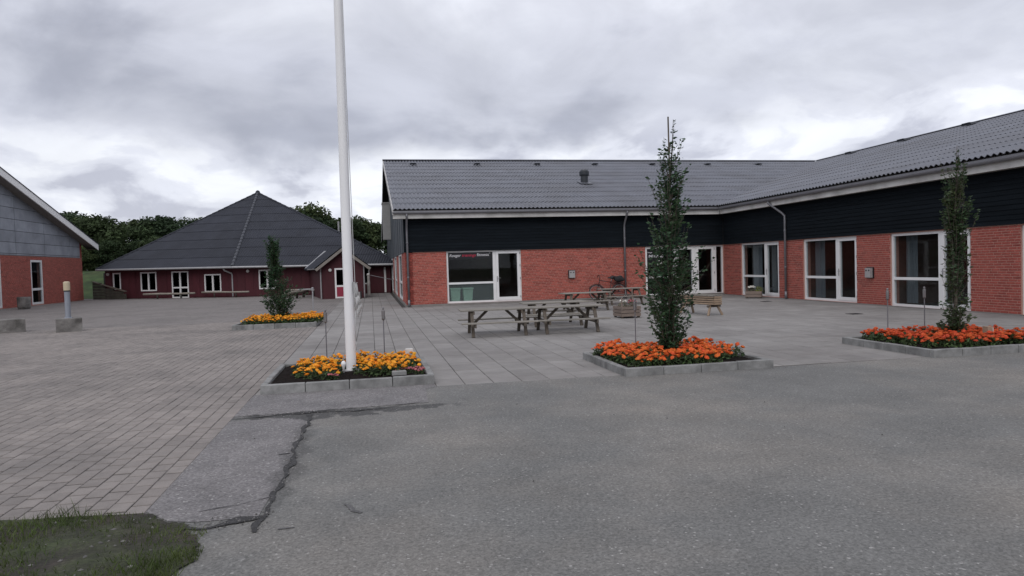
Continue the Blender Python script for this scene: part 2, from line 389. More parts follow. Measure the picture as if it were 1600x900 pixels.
# ------------------------------------------------------------------ mesh helpers
class MB:
    def __init__(s):
        s.v = []; s.f = []; s.m = []
    def add(s, vs, fs, mi=0):
        o = len(s.v)
        s.v.extend([tuple(x) for x in vs])
        s.f.extend([tuple(i + o for i in f) for f in fs])
        s.m.extend([mi] * len(fs))
        return s
    def box(s, a, b, mi=0):
        x0, y0, z0 = a; x1, y1, z1 = b
        s.add([(x0, y0, z0), (x1, y0, z0), (x1, y1, z0), (x0, y1, z0), (x0, y0, z1), (x1, y0, z1), (x1, y1, z1), (x0, y1, z1)],
              [(0, 3, 2, 1), (4, 5, 6, 7), (0, 1, 5, 4), (1, 2, 6, 5), (2, 3, 7, 6), (3, 0, 4, 7)], mi)
        return s
    def cbox(s, a, b, c=0.01, mi=0):
        """box with its top edges chamfered"""
        x0, y0, z0 = a; x1, y1, z1 = b
        zc = z1 - c
        s.add([(x0, y0, z0), (x1, y0, z0), (x1, y1, z0), (x0, y1, z0), (x0, y0, zc), (x1, y0, zc), (x1, y1, zc), (x0, y1, zc),
               (x0 + c, y0 + c, z1), (x1 - c, y0 + c, z1), (x1 - c, y1 - c, z1), (x0 + c, y1 - c, z1)],
              [(0, 3, 2, 1), (0, 1, 5, 4), (1, 2, 6, 5), (2, 3, 7, 6), (3, 0, 4, 7),
               (4, 5, 9, 8), (5, 6, 10, 9), (6, 7, 11, 10), (7, 4, 8, 11), (8, 9, 10, 11)], mi)
        return s
    def beam(s, p, q, w, h, up=(0, 0, 1), mi=0, c=0.0):
        """square-section bar from p to q, w across, h along 'up'"""
        p = Vector(p); q = Vector(q)
        d = (q - p).normalized()
        u = Vector(up)
        x = d.cross(u)
        if x.length < 1e-4:
            x = d.cross(Vector((1, 0, 0)))
        x.normalize()
        y = x.cross(d).normalized()
        k = min(w, h) * 0.12
        prof = [(-w / 2 + k, -h / 2), (w / 2 - k, -h / 2), (w / 2, -h / 2 + k), (w / 2, h / 2 - k), (w / 2 - k, h / 2), (-w / 2 + k, h / 2),
                (-w / 2, h / 2 - k), (-w / 2, -h / 2 + k)]
        vs = [p + x * a + y * b for a, b in prof] + [q + x * a + y * b for a, b in prof]
        fs = [(i, i + 8, (i + 1) % 8 + 8, (i + 1) % 8) for i in range(8)] + [tuple(range(8)), tuple(range(15, 7, -1))]
        s.add(vs, fs, mi)
        return s
    def tube(s, pts, rad, n=10, mi=0, cap=True):
        pts = [Vector(p) for p in pts]
        if not isinstance(rad, (list, tuple)):
            rad = [rad] * len(pts)
        vs = []
        prev = None
        for i, p in enumerate(pts):
            a = pts[max(i - 1, 0)]; b = pts[min(i + 1, len(pts) - 1)]
            d = (b - a).normalized()
            if prev is None:
                ref = Vector((0, 0, 1)) if abs(d.z) < 0.9 else Vector((1, 0, 0))
                x = d.cross(ref).normalized()
            else:
                x = (prev - d * prev.dot(d)).normalized()
            prev = x
            y = d.cross(x)
            for k in range(n):
                t = 2 * math.pi * k / n
                vs.append(p + (x * math.cos(t) + y * math.sin(t)) * rad[i])
        fs = []
        for i in range(len(pts) - 1):
            for k in range(n):
                a = i * n + k; b = i * n + (k + 1) % n
                fs.append((a, b, b + n, a + n))
        if cap:
            fs.append(tuple(range(n - 1, -1, -1)))
            fs.append(tuple(range((len(pts) - 1) * n, len(pts) * n)))
        s.add(vs, fs, mi)
        return s
    def lathe(s, prof, n=16, c=(0, 0), mi=0):
        vs = []
        for r, z in prof:
            for k in range(n):
                t = 2 * math.pi * k / n
                vs.append((c[0] + r * math.cos(t), c[1] + r * math.sin(t), z))
        fs = []
        for i in range(len(prof) - 1):
            for k in range(n):
                a = i * n + k; b = i * n + (k + 1) % n
                fs.append((a, b, b + n, a + n))
        fs.append(tuple(range(n - 1, -1, -1)))
        fs.append(tuple(range((len(prof) - 1) * n, len(prof) * n)))
        s.add(vs, fs, mi)
        return s
    def torus(s, c, r, t, axis=(0, 1, 0), n=28, k=8, mi=0):
        ax = Vector(axis).normalized()
        x = ax.cross(Vector((0, 0, 1)))
        x = x.normalized() if x.length > 1e-4 else Vector((1, 0, 0))
        y = ax.cross(x)
        c = Vector(c)
        vs = []
        for i in range(n):
            a = 2 * math.pi * i / n
            d = x * math.cos(a) + y * math.sin(a)
            for j in range(k):
                b = 2 * math.pi * j / k
                vs.append(c + d * (r + t * math.cos(b)) + ax * t * math.sin(b))
        fs = [(i * k + j, ((i + 1) % n) * k + j, ((i + 1) % n) * k + (j + 1) % k, i * k + (j + 1) % k) for i in range(n) for j in range(k)]
        s.add(vs, fs, mi)
        return s
    def mesh(s, name, mats, smooth=False, off=None):
        me = bpy.data.meshes.new(name)
        v = s.v
        if off is not None:
            v = [(a - off[0], b - off[1], c - off[2]) for a, b, c in v]
        me.from_pydata(v, [], s.f)
        if not isinstance(mats, (list, tuple)):
            mats = [mats]
        for m in mats:
            me.materials.append(m)
        if len(mats) > 1:
            me.polygons.foreach_set('material_index', s.m)
        if smooth:
            me.polygons.foreach_set('use_smooth', [True] * len(me.polygons))
        me.update()
        return me

def tag(o, label=None, cat=None, group=None, kind=None):
    if label: o['label'] = label
    if cat: o['category'] = cat
    if group: o['group'] = group
    if kind: o['kind'] = kind
    return o
def link(name, me, parent=None, loc=(0, 0, 0), rot=None, scale=None):
    o = bpy.data.objects.new(name, me)
    COL.objects.link(o)
    if parent is not None:
        o.parent = parent
    o.location = loc
    if rot is not None: o.rotation_euler = rot
    if scale is not None: o.scale = scale
    return o
ORG = {}
def thing(name, loc, label, cat, group=None, rz=0.0):
    o = bpy.data.objects.new(name, None)
    COL.objects.link(o)
    o.empty_display_size = 0.2
    o.location = loc
    o.rotation_euler = (0, 0, rz)
    ORG[o.name] = Vector(loc)
    return tag(o, label, cat, group)
def wpart(name, mb, mats, parent, smooth=False, kind=None):
    """part whose mesh is given in world coordinates; ancestors are unrotated"""
    off = Vector((0, 0, 0))
    p = parent
    while p is not None:
        off += Vector(p.location)
        p = p.parent
    o = link(name, mb.mesh(name, mats, smooth, off), parent)
    if kind: o['kind'] = kind
    return o
def part(name, mb, mats, parent, smooth=False, loc=(0, 0, 0), rot=None):
    return link(name, mb.mesh(name, mats, smooth), parent, loc, rot)
def copy_tree(o, parent=None):
    c = o.copy()
    COL.objects.link(c)
    if parent is not None:
        c.parent = parent
        c.matrix_parent_inverse = o.matrix_parent_inverse
    for ch in list(o.children):
        copy_tree(ch, c)
    return c

class Fr:
    """a wall plane: origin, direction along the wall, outward normal"""
    def __init__(s, o, u, n):
        s.o = Vector((o[0], o[1], 0)); s.u = Vector((u[0], u[1], 0)).normalized(); s.n = Vector((n[0], n[1], 0)).normalized()
    def P(s, u, z, d=0.0):
        p = s.o + s.u * u + s.n * d
        return (p.x, p.y, z)
    def box(s, mb, u0, u1, z0, z1, d0, d1, mi=0):
        P = s.P
        vs = [P(u0, z0, d0), P(u1, z0, d0), P(u1, z0, d1), P(u0, z0, d1), P(u0, z1, d0), P(u1, z1, d0), P(u1, z1, d1), P(u0, z1, d1)]
        fs = [(0, 1, 2, 3), (7, 6, 5, 4), (0, 4, 5, 1), (3, 2, 6, 7), (0, 3, 7, 4), (1, 5, 6, 2)]
        # orient outward whatever the handedness of the frame
        if s.u.cross(s.n).z < 0:
            fs = [f[::-1] for f in fs]
        mb.add(vs, fs, mi)
        return mb
    def ring(s, mb, u0, u1, z0, z1, w, d0, d1, wb=None, wt=None):
        wb = w if wb is None else wb
        wt = w if wt is None else wt
        s.box(mb, u0, u0 + w, z0, z1, d0, d1)
        s.box(mb, u1 - w, u1, z0, z1, d0, d1)
        s.box(mb, u0 + w, u1 - w, z0, z0 + wb, d0, d1)
        s.box(mb, u0 + w, u1 - w, z1 - wt, z1, d0, d1)
        return mb
    def quad(s, mb, u0, u1, z0, z1, d):
        mb.add([s.P(u0, z0, d), s.P(u1, z0, d), s.P(u1, z1, d), s.P(u0, z1, d)], [(0, 1, 2, 3)])
    def rot(s):
        return math.atan2(s.u.y, s.u.x)

def wall_mesh(F, u0, u1, z0, z1, ops, depth=0.30):
    mb = MB()
    cur = u0
    for a, b, za, zb in sorted(ops):
        if a > cur: F.box(mb, cur, a, z0, z1, -depth, 0)
        if za > z0 + 0.002: F.box(mb, a, b, z0, za, -depth, 0)
        if zb < z1 - 0.002: F.box(mb, a, b, zb, z1, -depth, 0)
        cur = b
    if cur < u1: F.box(mb, cur, u1, z0, z1, -depth, 0)
    return mb

BL, BH, BJ = 0.226, 0.0520, 0.0147
def brick_list(F, u0, u1, z0, z1, ops):
    out = []
    k = 0
    z = z0 + BJ * 0.5
    while z + BH <= z1 + 0.004:
        u = u0 - (0.12 if k % 2 else 0.0) - (0.06 if k % 4 > 1 else 0.0)
        while u < u1:
            segs = [(max(u, u0), min(u + BL, u1))]
            for a, b, za, zb in ops:
                if z + BH > za + 0.01 and z < zb - 0.01:
                    ns = []
                    for s, e in segs:
                        if e <= a or s >= b: ns.append((s, e)); continue
                        if s < a: ns.append((s, a - 0.004))
                        if e > b: ns.append((b + 0.004, e))
                    segs = ns
            for s, e in segs:
                if e - s > 0.03: out.append((s, e, z))
            u += 0.240
        z += BH + BJ
        k += 1
    return out
def brick_vs(F, s, e, z, proud):
    P = F.P
    c = 0.004
    return [P(s, z, 0), P(e, z, 0), P(e, z + BH, 0), P(s, z + BH, 0),
            P(s + c, z + c, proud), P(e - c, z + c, proud), P(e - c, z + BH - c, proud), P(s + c, z + BH - c, proud)]
BRICK_F = [(4, 5, 6, 7), (0, 1, 5, 4), (1, 2, 6, 5), (2, 3, 7, 6), (3, 0, 4, 7)]
def unit_brick_mesh():
    mb = MB()
    F = Fr((0, 0), (1, 0), (0, -1))
    vs = brick_vs(F, -BL / 2, BL / 2, 0, 0.007)
    mb.add(vs, BRICK_F)
    return mb.mesh('brick', MT['brick'])
UNIT_BRICK = unit_brick_mesh()
def lay_bricks(F, blist, parent, singles=0, key=None, mat='brick'):
    """the 'singles' full bricks that show largest become parts, the rest one part"""
    flip = F.u.cross(F.n).z > 0
    full = [b for b in blist if abs(b[1] - b[0] - BL) < 1e-3] if singles else []
    if key: full.sort(key=key)
    pick = set(full[:singles])
    mb = MB()
    for b in blist:
        if b in pick: continue
        mb.add(brick_vs(F, b[0], b[1], b[2], 0.005 + 0.004 * random.random()), BRICK_F)
    if mb.f:
        wpart('brick_courses', mb, MT[mat], parent, kind='stuff')
    base = Vector(parent.location)
    for s, e, z in full[:singles]:
        p = Vector(F.P((s + e) / 2, z)) - base
        link('brick', UNIT_BRICK, parent, p, (0, 0, math.atan2(F.n.y, F.n.x) + math.pi / 2 + (random.random() - .5) * 0.006))

# ------------------------------------------------------------------ ground
def flat(name, pts, z, mat, kind='structure', parent=None):
    mb = MB()
    mb.add([(x, y, z) for x, y in pts], [tuple(range(len(pts)))])
    o = link(name, mb.mesh(name, MT[mat]), parent)
    if kind: o['kind'] = kind
    return o
flat('ground', [(-700, -400), (700, -400), (700, 1100), (-700, 1100)], -0.09, 'field')
asphalt = flat('asphalt_road', [(-1.55, 9.33), (-1.55, 5.02), (-1.34, 4.78), (-1.12, 4.5), (-1.06, 4.1), (-1.22, 3.6), (-1.5, 3.1), (-2.2, 2.0), (-5, -2), (-9, -30),
                                (60, -30), (60, 9.27), (15.6, 9.15), (5.68, 9.12), (3.42, 9.26)], 0.0, 'asphalt')
asphalt['label'] = 'worn grey asphalt with a cracked seam by the flagpole bed'

def jag(pts, amp, step=0.06):
    out = []
    n = len(pts)
    for i in range(n):
        a = Vector(pts[i]); b = Vector(pts[(i + 1) % n])
        L = (b - a).length
        k = max(1, int(L / step))
        for j in range(k):
            p = a.lerp(b, j / k)
            out.append((p.x + random.uniform(-amp, amp), p.y + random.uniform(-amp, amp)))
    return out
def patch(name, pts, z, mat, parent, amp=0.03, step=0.06):
    pts = jag(pts, amp, step)
    mb = MB()
    mb.add([(x, y, z) for x, y in pts], [tuple(range(len(pts)))])
    return wpart(name, mb, MT[mat], parent)
patch('asphalt_patch', [(-1.545, 9.47), (-1.545, 8.12), (-1.0, 8.1), (-0.4, 8.15), (0.3, 8.2), (0.62, 8.2), (0.66, 9.12), (0.80, 9.25), (0.80, 9.47)], 0.004, 'asphalt_old', asphalt, 0.004, 0.1)
patch('asphalt_patch', [(-1.545, 7.86), (-1.545, 5.04), (-1.34, 4.80), (-1.18, 4.74), (-0.78, 4.72), (-0.72, 5.6), (-0.72, 6.8), (-0.70, 7.86)], 0.004, 'asphalt_old', asphalt, 0.004, 0.1)
def ribbon(name, pts, w, z, mat, parent, amp):
    """a ragged crack along a polyline"""
    P = [Vector(p) for p in pts]
    left, right = [], []
    for i in range(len(P) - 1):
        a, b = P[i], P[i + 1]
        d = (b - a)
        n = Vector((-d.y, d.x)).normalized()
        k = max(1, int(d.length / 0.018))
        wa = w[i] if isinstance(w, (list, tuple)) else w
        wb = w[i + 1] if isinstance(w, (list, tuple)) else w
        for j in range(k):
            t = j / k
            p = a.lerp(b, t)
            ww = (wa + (wb - wa) * t) * (0.62 + 0.25 * math.sin(p.x * 11 + p.y * 9) + 0.13 * math.sin(p.x * 29 - p.y * 25))
            off = amp * (math.sin(p.x * 14 + p.y * 9) * .6 + math.sin(p.y * 21 - p.x * 12) * .5 + random.uniform(-.12, .12))
            left.append(p + n * (ww * random.uniform(0.42, 0.58) + off))
            right.append(p - n * (ww * random.uniform(0.42, 0.58) - off))
    vs = [(q.x, q.y, z) for q in left] + [(q.x, q.y, z) for q in right]
    m = len(left)
    mb = MB()
    mb.add(vs, [(i, i + m, i + m + 1, i + 1) for i in range(m - 1)])
    return wpart(name, mb, MT[mat], parent)
ribbon('crack', [(-1.5, 7.95), (-1.2, 8.02), (-0.9, 8.06), (-0.5, 8.05), (-0.2, 7.98), (0.1, 8.05), (0.35, 8.18), (0.6, 8.28)],
       [0.02, 0.05, 0.07, 0.07, 0.05, 0.04, 0.025, 0.012], 0.008, 'crumble', asphalt, 0.02)
ribbon('crack', [(-0.70, 7.95), (-0.71, 7.2), (-0.73, 6.5), (-0.70, 6.0), (-0.72, 5.4), (-0.74, 4.9), (-0.76, 4.42)],
       [0.08, 0.06, 0.05, 0.08, 0.045, 0.055, 0.05], 0.008, 'crumble', asphalt, 0.018)
ribbon('crack', [(-0.74, 4.72), (-0.9, 4.68), (-1.08, 4.6), (-1.22, 4.62)], [0.07, 0.12, 0.10, 0.03], 0.009, 'crumble', asphalt, 0.02)
ribbon('crack', [(-0.76, 5.1), (-0.95, 5.0), (-1.2, 4.92)], [0.02, 0.012, 0.012], 0.0095, 'crumble', asphalt, 0.006)
ribbon('crack', [(-0.75, 6.3), (-0.86, 6.28)], [0.05, 0.02], 0.0095, 'crumble', asphalt, 0.006)
ribbon('crack', [(-0.23, 4.82), (-0.17, 4.66), (-0.1, 4.6)], [0.03, 0.05, 0.03], 0.005, 'tar', asphalt, 0.01)
ribbon('crack', [(-0.62, 4.46), (-0.5, 4.46)], [0.03, 0.02], 0.005, 'tar', asphalt, 0.006)

# loose grit in the seams and on the tarmac
def grit():
    mb = MB()
    spots = []
    for i in range(230):
        t = random.random()
        if t < 0.35: spots.append((random.uniform(-1.5, 0.2), 8.02 + random.gauss(0, .07)))
        elif t < 0.62: spots.append((-0.72 + random.gauss(0, .04), random.uniform(4.4, 7.9)))
        elif t < 0.9: spots.append((random.uniform(-1.2, -0.72), 4.66 + random.gauss(0, .06)))
        else: spots.append((random.uniform(-1.2, 6), random.uniform(4.0, 9)))
    for x, y in spots:
        r = random.uniform(0.004, 0.011)
        vs = [(x + r * math.cos(a) * random.uniform(.7, 1.2), y + r * math.sin(a) * random.uniform(.7, 1.2), 0.006) for a in (0, 1.57, 3.14, 4.71)]
        vs.append((x, y, 0.009 + r * 0.8))
        mb.add(vs, [(0, 1, 4), (1, 2, 4), (2, 3, 4), (3, 0, 4)])
    o = wpart('loose_grit', mb, MT['stone'], asphalt, kind='stuff')
grit()

# grass corner, bottom left
VERGE = [(-3.2, 5.115), (-2.5, 5.12), (-1.53, 4.99), (-1.3, 4.76), (-1.1, 4.5), (-1.02, 4.1), (-1.18, 3.6), (-1.46, 3.1), (-2.15, 2.0), (-3.2, 0.8)]
_j = []
for _a, _b in zip(VERGE, VERGE[1:]):
    _n = max(2, int(math.hypot(_b[0] - _a[0], _b[1] - _a[1]) / 0.035))
    _amp = 0.008 if _b[1] > 4.9 else 0.035
    _j += [(_a[0] + (_b[0] - _a[0]) * k / _n + random.uniform(-_amp, _amp), _a[1] + (_b[1] - _a[1]) * k / _n + random.uniform(-_amp, _amp)) for k in range(_n)]
patch_soil = flat('grass_verge', [(-40, 5.06)] + _j + [(-4.95, -2), (-8.9, -30), (-40, -30)], 0.012, 'earth')
def grass():
    mb_v, mb_f = [], []
    def inside(x, y):
        if y > 5.10 - 0.11 * (x + 2.5 if x > -2.5 else 0): return False
        xm = np.interp(y, [1.0, 2.0, 3.1, 3.6, 4.1, 4.5, 4.99], [-2.7, -2.15, -1.46, -1.18, -1.02, -1.1, -1.55])
        return x < xm + 0.03 * math.sin(y * 17) + random.uniform(-.02, .05)
    def bare(x, y):
        # worn earth in the middle of the corner
        return math.exp(-(((x + 1.62) / 0.5) ** 2 + ((y - 4.4) / 0.45) ** 2))
    n = 0
    while n < 30000:
        x = -1.0 - 5.5 * random.random() ** 1.7
        y = random.uniform(2.4, 5.1)
        if not inside(x, y): continue
        clump = math.sin(x * 7.1 + 1.3 * math.sin(y * 5)) * math.sin(y * 8.3 + x * 3) * 0.5 + 0.5
        if random.random() < bare(x, y) * 0.97: continue
        if random.random() > 0.35 + 0.65 * clump: continue
        h = random.uniform(0.012, 0.045) * (0.55 + 0.9 * clump)
        if y > 4.82 and -2.25 < x < -1.9 and random.random() < .5: h *= 2.0
        a = random.uniform(0, 6.283); w = random.uniform(0.0015, 0.0032)
        lx = random.gauss(0, 0.5) * h; ly = random.gauss(0, 0.5) * h
        dx, dy = math.cos(a) * w, math.sin(a) * w
        o = len(mb_v)
        mb_v += [(x - dx, y - dy, 0.010), (x + dx, y + dy, 0.010), (x + lx * .45 + dx * .7, y + ly * .45 + dy * .7, 0.01 + h * .6),
                 (x + lx * .45 - dx * .7, y + ly * .45 - dy * .7, 0.01 + h * .6), (x + lx, y + ly, 0.01 + h)]
        mb_f += [(o, o + 1, o + 2, o + 3), (o + 3, o + 2, o + 4)]
        n += 1
    mb = MB(); mb.v = mb_v; mb.f = mb_f; mb.m = [0] * len(mb_f)
    tag(link('grass', mb.mesh('grass', MT['grass'])), 'short patchy grass on the worn verge at the corner', 'grass', kind='stuff')
    # pebbles and dead leaves lying on the bare soil
    mb = MB()
    for i in range(120):
        x = random.uniform(-2.9, -1.1); y = random.uniform(3.6, 5.0)
        if not inside(x, y): continue
        r = random.uniform(0.004, 0.016)
        a = random.uniform(0, 3)
        vs = [(x + r * math.cos(a + k * 1.57) * (1.4 if k % 2 else .8), y + r * math.sin(a + k * 1.57) * (1.4 if k % 2 else .8), 0.013) for k in range(4)] + [(x, y, 0.016 + r * .5)]
        mb.add(vs, [(0, 1, 4), (1, 2, 4), (2, 3, 4), (3, 0, 4)])
    wpart('pebbles', mb, MT['stone'], patch_soil, kind='stuff')
grass()

# paving: pieces laid one by one, the nearest 300 as parts, the rest joined
def piece_mesh(name, lx, ly, mat, c):
    mb = MB()
    mb.cbox((-lx / 2, -ly / 2, -0.03), (lx / 2, ly / 2, 0.0), c)
    return mb.mesh(name, MT[mat])
def lay(parent, pieces, name, rest_name, mat, c, singles, lx, ly, key):
    pieces.sort(key=key)
    full = [p for p in pieces if abs(p[2] - lx) < 1e-6 and abs(p[3] - ly) < 1e-6][:singles]
    fs = set(full)
    me = piece_mesh(name, lx, ly, mat, c)
    for x, y, a, b in full:
        link(name, me, parent, (x, y, random.uniform(-0.0025, 0.0015)), (random.gauss(0, .003), random.gauss(0, .003), random.gauss(0, .004)))
    mb = MB()
    for p in pieces:
        if p in fs: continue
        x, y, a, b = p
        z = random.uniform(-0.0025, 0.0015)
        mb.cbox((x - a / 2, y - b / 2, z - 0.03), (x + a / 2, y + b / 2, z), c)
    wpart(rest_name, mb, MT[mat], parent, kind='stuff')

paving = flat('brick_paving', [(-34, 5.05), (-1.55, 5.0), (-1.55, 63), (-34, 63)], -0.0058, 'joint')
BX, BY = 0.138, 0.198
def brick_paving():
    ps = []
    beds = [(-3.95, -1.5, 20.4, 22.8)]
    ncol = 120
    for i in range(ncol):
        x = -1.55 - BX * (i + 0.5)
        off = (i % 2) * BY / 2 + (random.random() - .5) * 0.006
        y = 5.0 - off
        ymin = 5.0 + (0.055 if x < -1.8 else 0)
        while y < 24.0:
            y0, y1 = max(y, ymin), min(y + BY, 24.0)
            xc, yc = x, (y0 + y1) / 2
            # only what the lens (or a step beside it) can see
            if y1 - y0 > 0.04 and xc > -0.98 * yc - 2.0 and not any(a + .1 < xc < b - .1 and c + .15 < yc < d - .15 for a, b, c, d in beds):
                ps.append((xc + random.gauss(0, .0008), yc, BX - 0.008, round(y1 - y0 - 0.019, 6)))
            y += BY
    vis = lambda p: (0 if (p[0] > -0.63 * p[1] + 0.3) else 1, p[1] + 0.3 * abs(p[0]))
    lay(paving, ps, 'paving_brick', 'paving_brick_field', 'paver', 0.0035, 300, BX - 0.008, round(BY - 0.019, 6), vis)
    m = paver_far()
    mb = MB()
    mb.add([(-34, 24.0, -0.004), (-1.55, 24.0, -0.004), (-1.55, 63, -0.004), (-34, 63, -0.004)], [(0, 1, 2, 3)])
    mb.add([(-34, 5.06, -0.004), (-18.1, 5.06, -0.004), (-18.1, 24.0, -0.004), (-34, 24.0, -0.004)], [(0, 1, 2, 3)])
    wpart('distant_paving', mb, m, paving)
def paver_far():
    m = M('paving_brick_far', (0.205, 0.187, 0.178), 0.9, var=0.14, vscale=3, stain=(0.145, 0.133, 0.126), stain_amt=0.75, stain_scale=0.5)
    nt = m.node_tree
    b = nt.nodes['Principled BSDF']
    src = b.inputs['Base Color'].links[0].from_socket
    geo = nt.nodes.new('ShaderNodeNewGeometry')
    mp = nt.nodes.new('ShaderNodeMapping')
    mp.inputs['Rotation'].default_value = (0, 0, math.pi / 2)
    nt.links.new(geo.outputs['Position'], mp.inputs[0])
    br = nt.nodes.new('ShaderNodeTexBrick')
    br.inputs['Color1'].default_value = (1.05, 1.05, 1.05, 1); br.inputs['Color2'].default_value = (0.92, 0.92, 0.92, 1)
    br.inputs['Mortar'].default_value = (0.45, 0.43, 0.42, 1)
    br.inputs['Scale'].default_value = 1.0
    br.inputs['Brick Width'].default_value = BY; br.inputs['Row Height'].default_value = BX
    br.inputs['Mortar Size'].default_value = 0.006
    nt.links.new(mp.outputs[0], br.inputs['Vector'])
    mx = nt.nodes.new('ShaderNodeMix'); mx.data_type = 'RGBA'; mx.blend_type = 'MULTIPLY'
    mx.inputs[0].default_value = 1.0
    nt.links.new(src, mx.inputs[6]); nt.links.new(br.outputs[0], mx.inputs[7])
    nt.links.new(mx.outputs[2], b.inputs['Base Color'])
    return m
brick_paving()

plaza = flat('slab_paving', [(-1.55, 9.25), (15.6, 9.0), (60, 9.0), (60, 8.9), (15.7, 8.9), (15.7, 63), (-1.55, 63)][:2] + [(15.7, 9.0), (15.7, 63), (-1.55, 63)], -0.0075, 'joint')
def slab_paving():
    ps = []
    beds = [(-1.47, 0.81, 9.46, 11.5), (3.42, 5.7, 9.06, 11.05), (8.35, 10.9, 9.0, 11.1)]
    SX = 0.3945
    i = 0
    x0 = -1.55
    while x0 < 15.5:
        x1 = min(x0 + SX, 15.6)
        xc = (x0 + x1) / 2
        y = 9.27 - 0.012 * max(0, xc) + 0.0
        yend = 28.55 if xc > 1.35 else 47.0
        ys = y
        y = y - random.choice((0.0, 0.15, 0.3))
        while y < yend:
            ln = 0.6
            if y < 12.5 and random.random() < 0.45: ln = 0.3
            a, b = max(y, ys), min(y + ln, yend)
            y += ln
            if b - a < 0.05: continue
            yc = (a + b) / 2
            if any(p < x0 and x1 < q and r < a and b < s for p, q, r, s in beds): continue
            if xc > 1.7 * yc: continue
            ps.append((round(xc, 4), round(yc, 4), round(x1 - x0 - 0.009, 5), round(b - a - 0.008, 5)))
        x0 = x1
        i += 1
    vis = lambda p: p[1] + 0.25 * abs(p[0] - 3)
    lay(plaza, ps, 'paving_slab', 'paving_slab_field', 'slab', 0.006, 300, round(SX - 0.009, 5), 0.592, vis)
slab_paving()

# ------------------------------------------------------------------ roof sheets
PITCH, AMP = 0.177, 0.026
def roof_course(parent, e0, U, S, Nn, ua, ub, va, vb, vclip=None, mat='roof', thick=0.012, lap=0.10, name='roof_sheet', nper=8, amp=AMP, pitch=PITCH):
    """one course of corrugated sheets: e0 eave origin, U along eave, S up the slope, Nn normal.
    ua, ub: functions of v giving the run of the course; sheet edge at the bottom stands proud."""
    mb = MB()
    lo = min(ua(va), ua(vb)); hi = max(ub(va), ub(vb))
    n = int((hi - lo) / (pitch / nper)) + 1
    us = [lo + k * pitch / nper for k in range(n + 1)]
    rows = []
    for u in us:
        u_ = min(max(u, lo), hi)
        # clip along v where the course runs out at a hip or valley
        v0, v1 = va, vb + lap
        ts = [va + (vb + lap - va) * q / 12 for q in range(13)]
        ok = [t for t in ts if ua(min(t, vb)) - 1e-6 <= u_ <= ub(min(t, vb)) + 1e-6]
        if not ok:
            rows.append(None); continue
        v0, v1 = min(ok), max(ok)
        if len(ok) < 13:
            # refine the cut by bisection
            for side in (0, 1):
                edge = (v0, v1)[side]
                out = edge - (vb + lap - va) / 12 if side == 0 else edge + (vb + lap - va) / 12
                if va - 1e-6 <= out <= vb + lap + 1e-6:
                    a, b = edge, out
                    for _ in range(8):
                        m_ = (a + b) / 2
                        if ua(min(m_, vb)) - 1e-6 <= u_ <= ub(min(m_, vb)) + 1e-6: a = m_
                        else: b = m_
                    if side == 0: v0 = a
                    else: v1 = a
        w = amp * math.cos(2 * math.pi * u / pitch)
        def pt(v, dn=0.0):
            t = (v - va) / (vb + lap - va)
            return e0 + U * u_ + S * v + Nn * (amp + w + 0.022 * (1 - t) + 0.004 + dn)
        rows.append((pt(v0), pt(v1), pt(v0, -thick)))
    idx = []
    for r in rows:
        if r is None: idx.append(None); continue
        o = len(mb.v)
        mb.v += [tuple(q) for q in r]
        idx.append(o)
    for a, b in zip(idx, idx[1:]):
        if a is None or b is None: continue
        mb.f.append((a, b, b + 1, a + 1)); mb.f.append((a + 2, b + 2, b, a))
    mb.m = [0] * len(mb.f)
    if mb.f:
        return wpart(name, mb, MT[mat], parent, smooth=False)

def text_mesh(body, size, shear=0.0, bold=0.0, align='LEFT'):
    cu = bpy.data.curves.new('lettering', 'FONT')
    cu.body = body; cu.size = size; cu.shear = shear; cu.offset = bold; cu.extrude = 0.002
    cu.align_x = align
    o = bpy.data.objects.new('lettering', cu)
    COL.objects.link(o)
    bpy.context.view_layer.update()
    dg = bpy.context.evaluated_depsgraph_get()
    me = bpy.data.meshes.new_from_object(o.evaluated_get(dg))
    bpy.data.objects.remove(o)
    me.materials.clear()
    return me

# ------------------------------------------------------------------ the red brick school wing building
YF, XW = 28.6, 15.6
Z0, ZB, ZC = 0.09, 2.27, 3.62
school = thing('school_building', (1.4, YF, 0), 'low L shaped red brick building with black boarded band and grey corrugated roof', 'building')
FM = Fr((0, YF), (1, 0), (0, -1))
FW = Fr((XW, 0), (0, 1), (-1, 0))
FG = Fr((1.4, 0), (0, 1), (-1, 0))
ops_m = [(3.09, 6.25, 0.09, 2.27), (11.84, 15.57, 0.05, 2.24)]
ops_w = [(24.33, 27.13, 0.05, 2.24), (19.93, 22.78, 0.04, 2.23), (15.54, 18.43, 0.02, 2.22), (11.2, 14.09, 0.02, 2.22)]
ops_g = [(31.6, 34.8, 0.16, 2.27), (37.8, 40.8, 0.16, 2.27), (43.6, 46.6, 0.16, 2.27), (49.5, 52.5, 0.16, 2.27)]
mb = wall_mesh(FM, 1.4, XW, 0.0, ZB, ops_m)
mb2 = wall_mesh(FW, 7.0, YF, 0.0, ZB, ops_w)
mb.add(mb2.v, mb2.f)
mb2 = wall_mesh(FG, YF, 56.2, 0.0, ZB, ops_g)
mb.add(mb2.v, mb2.f)
wpart('wall', mb, MT['mortar'], school)
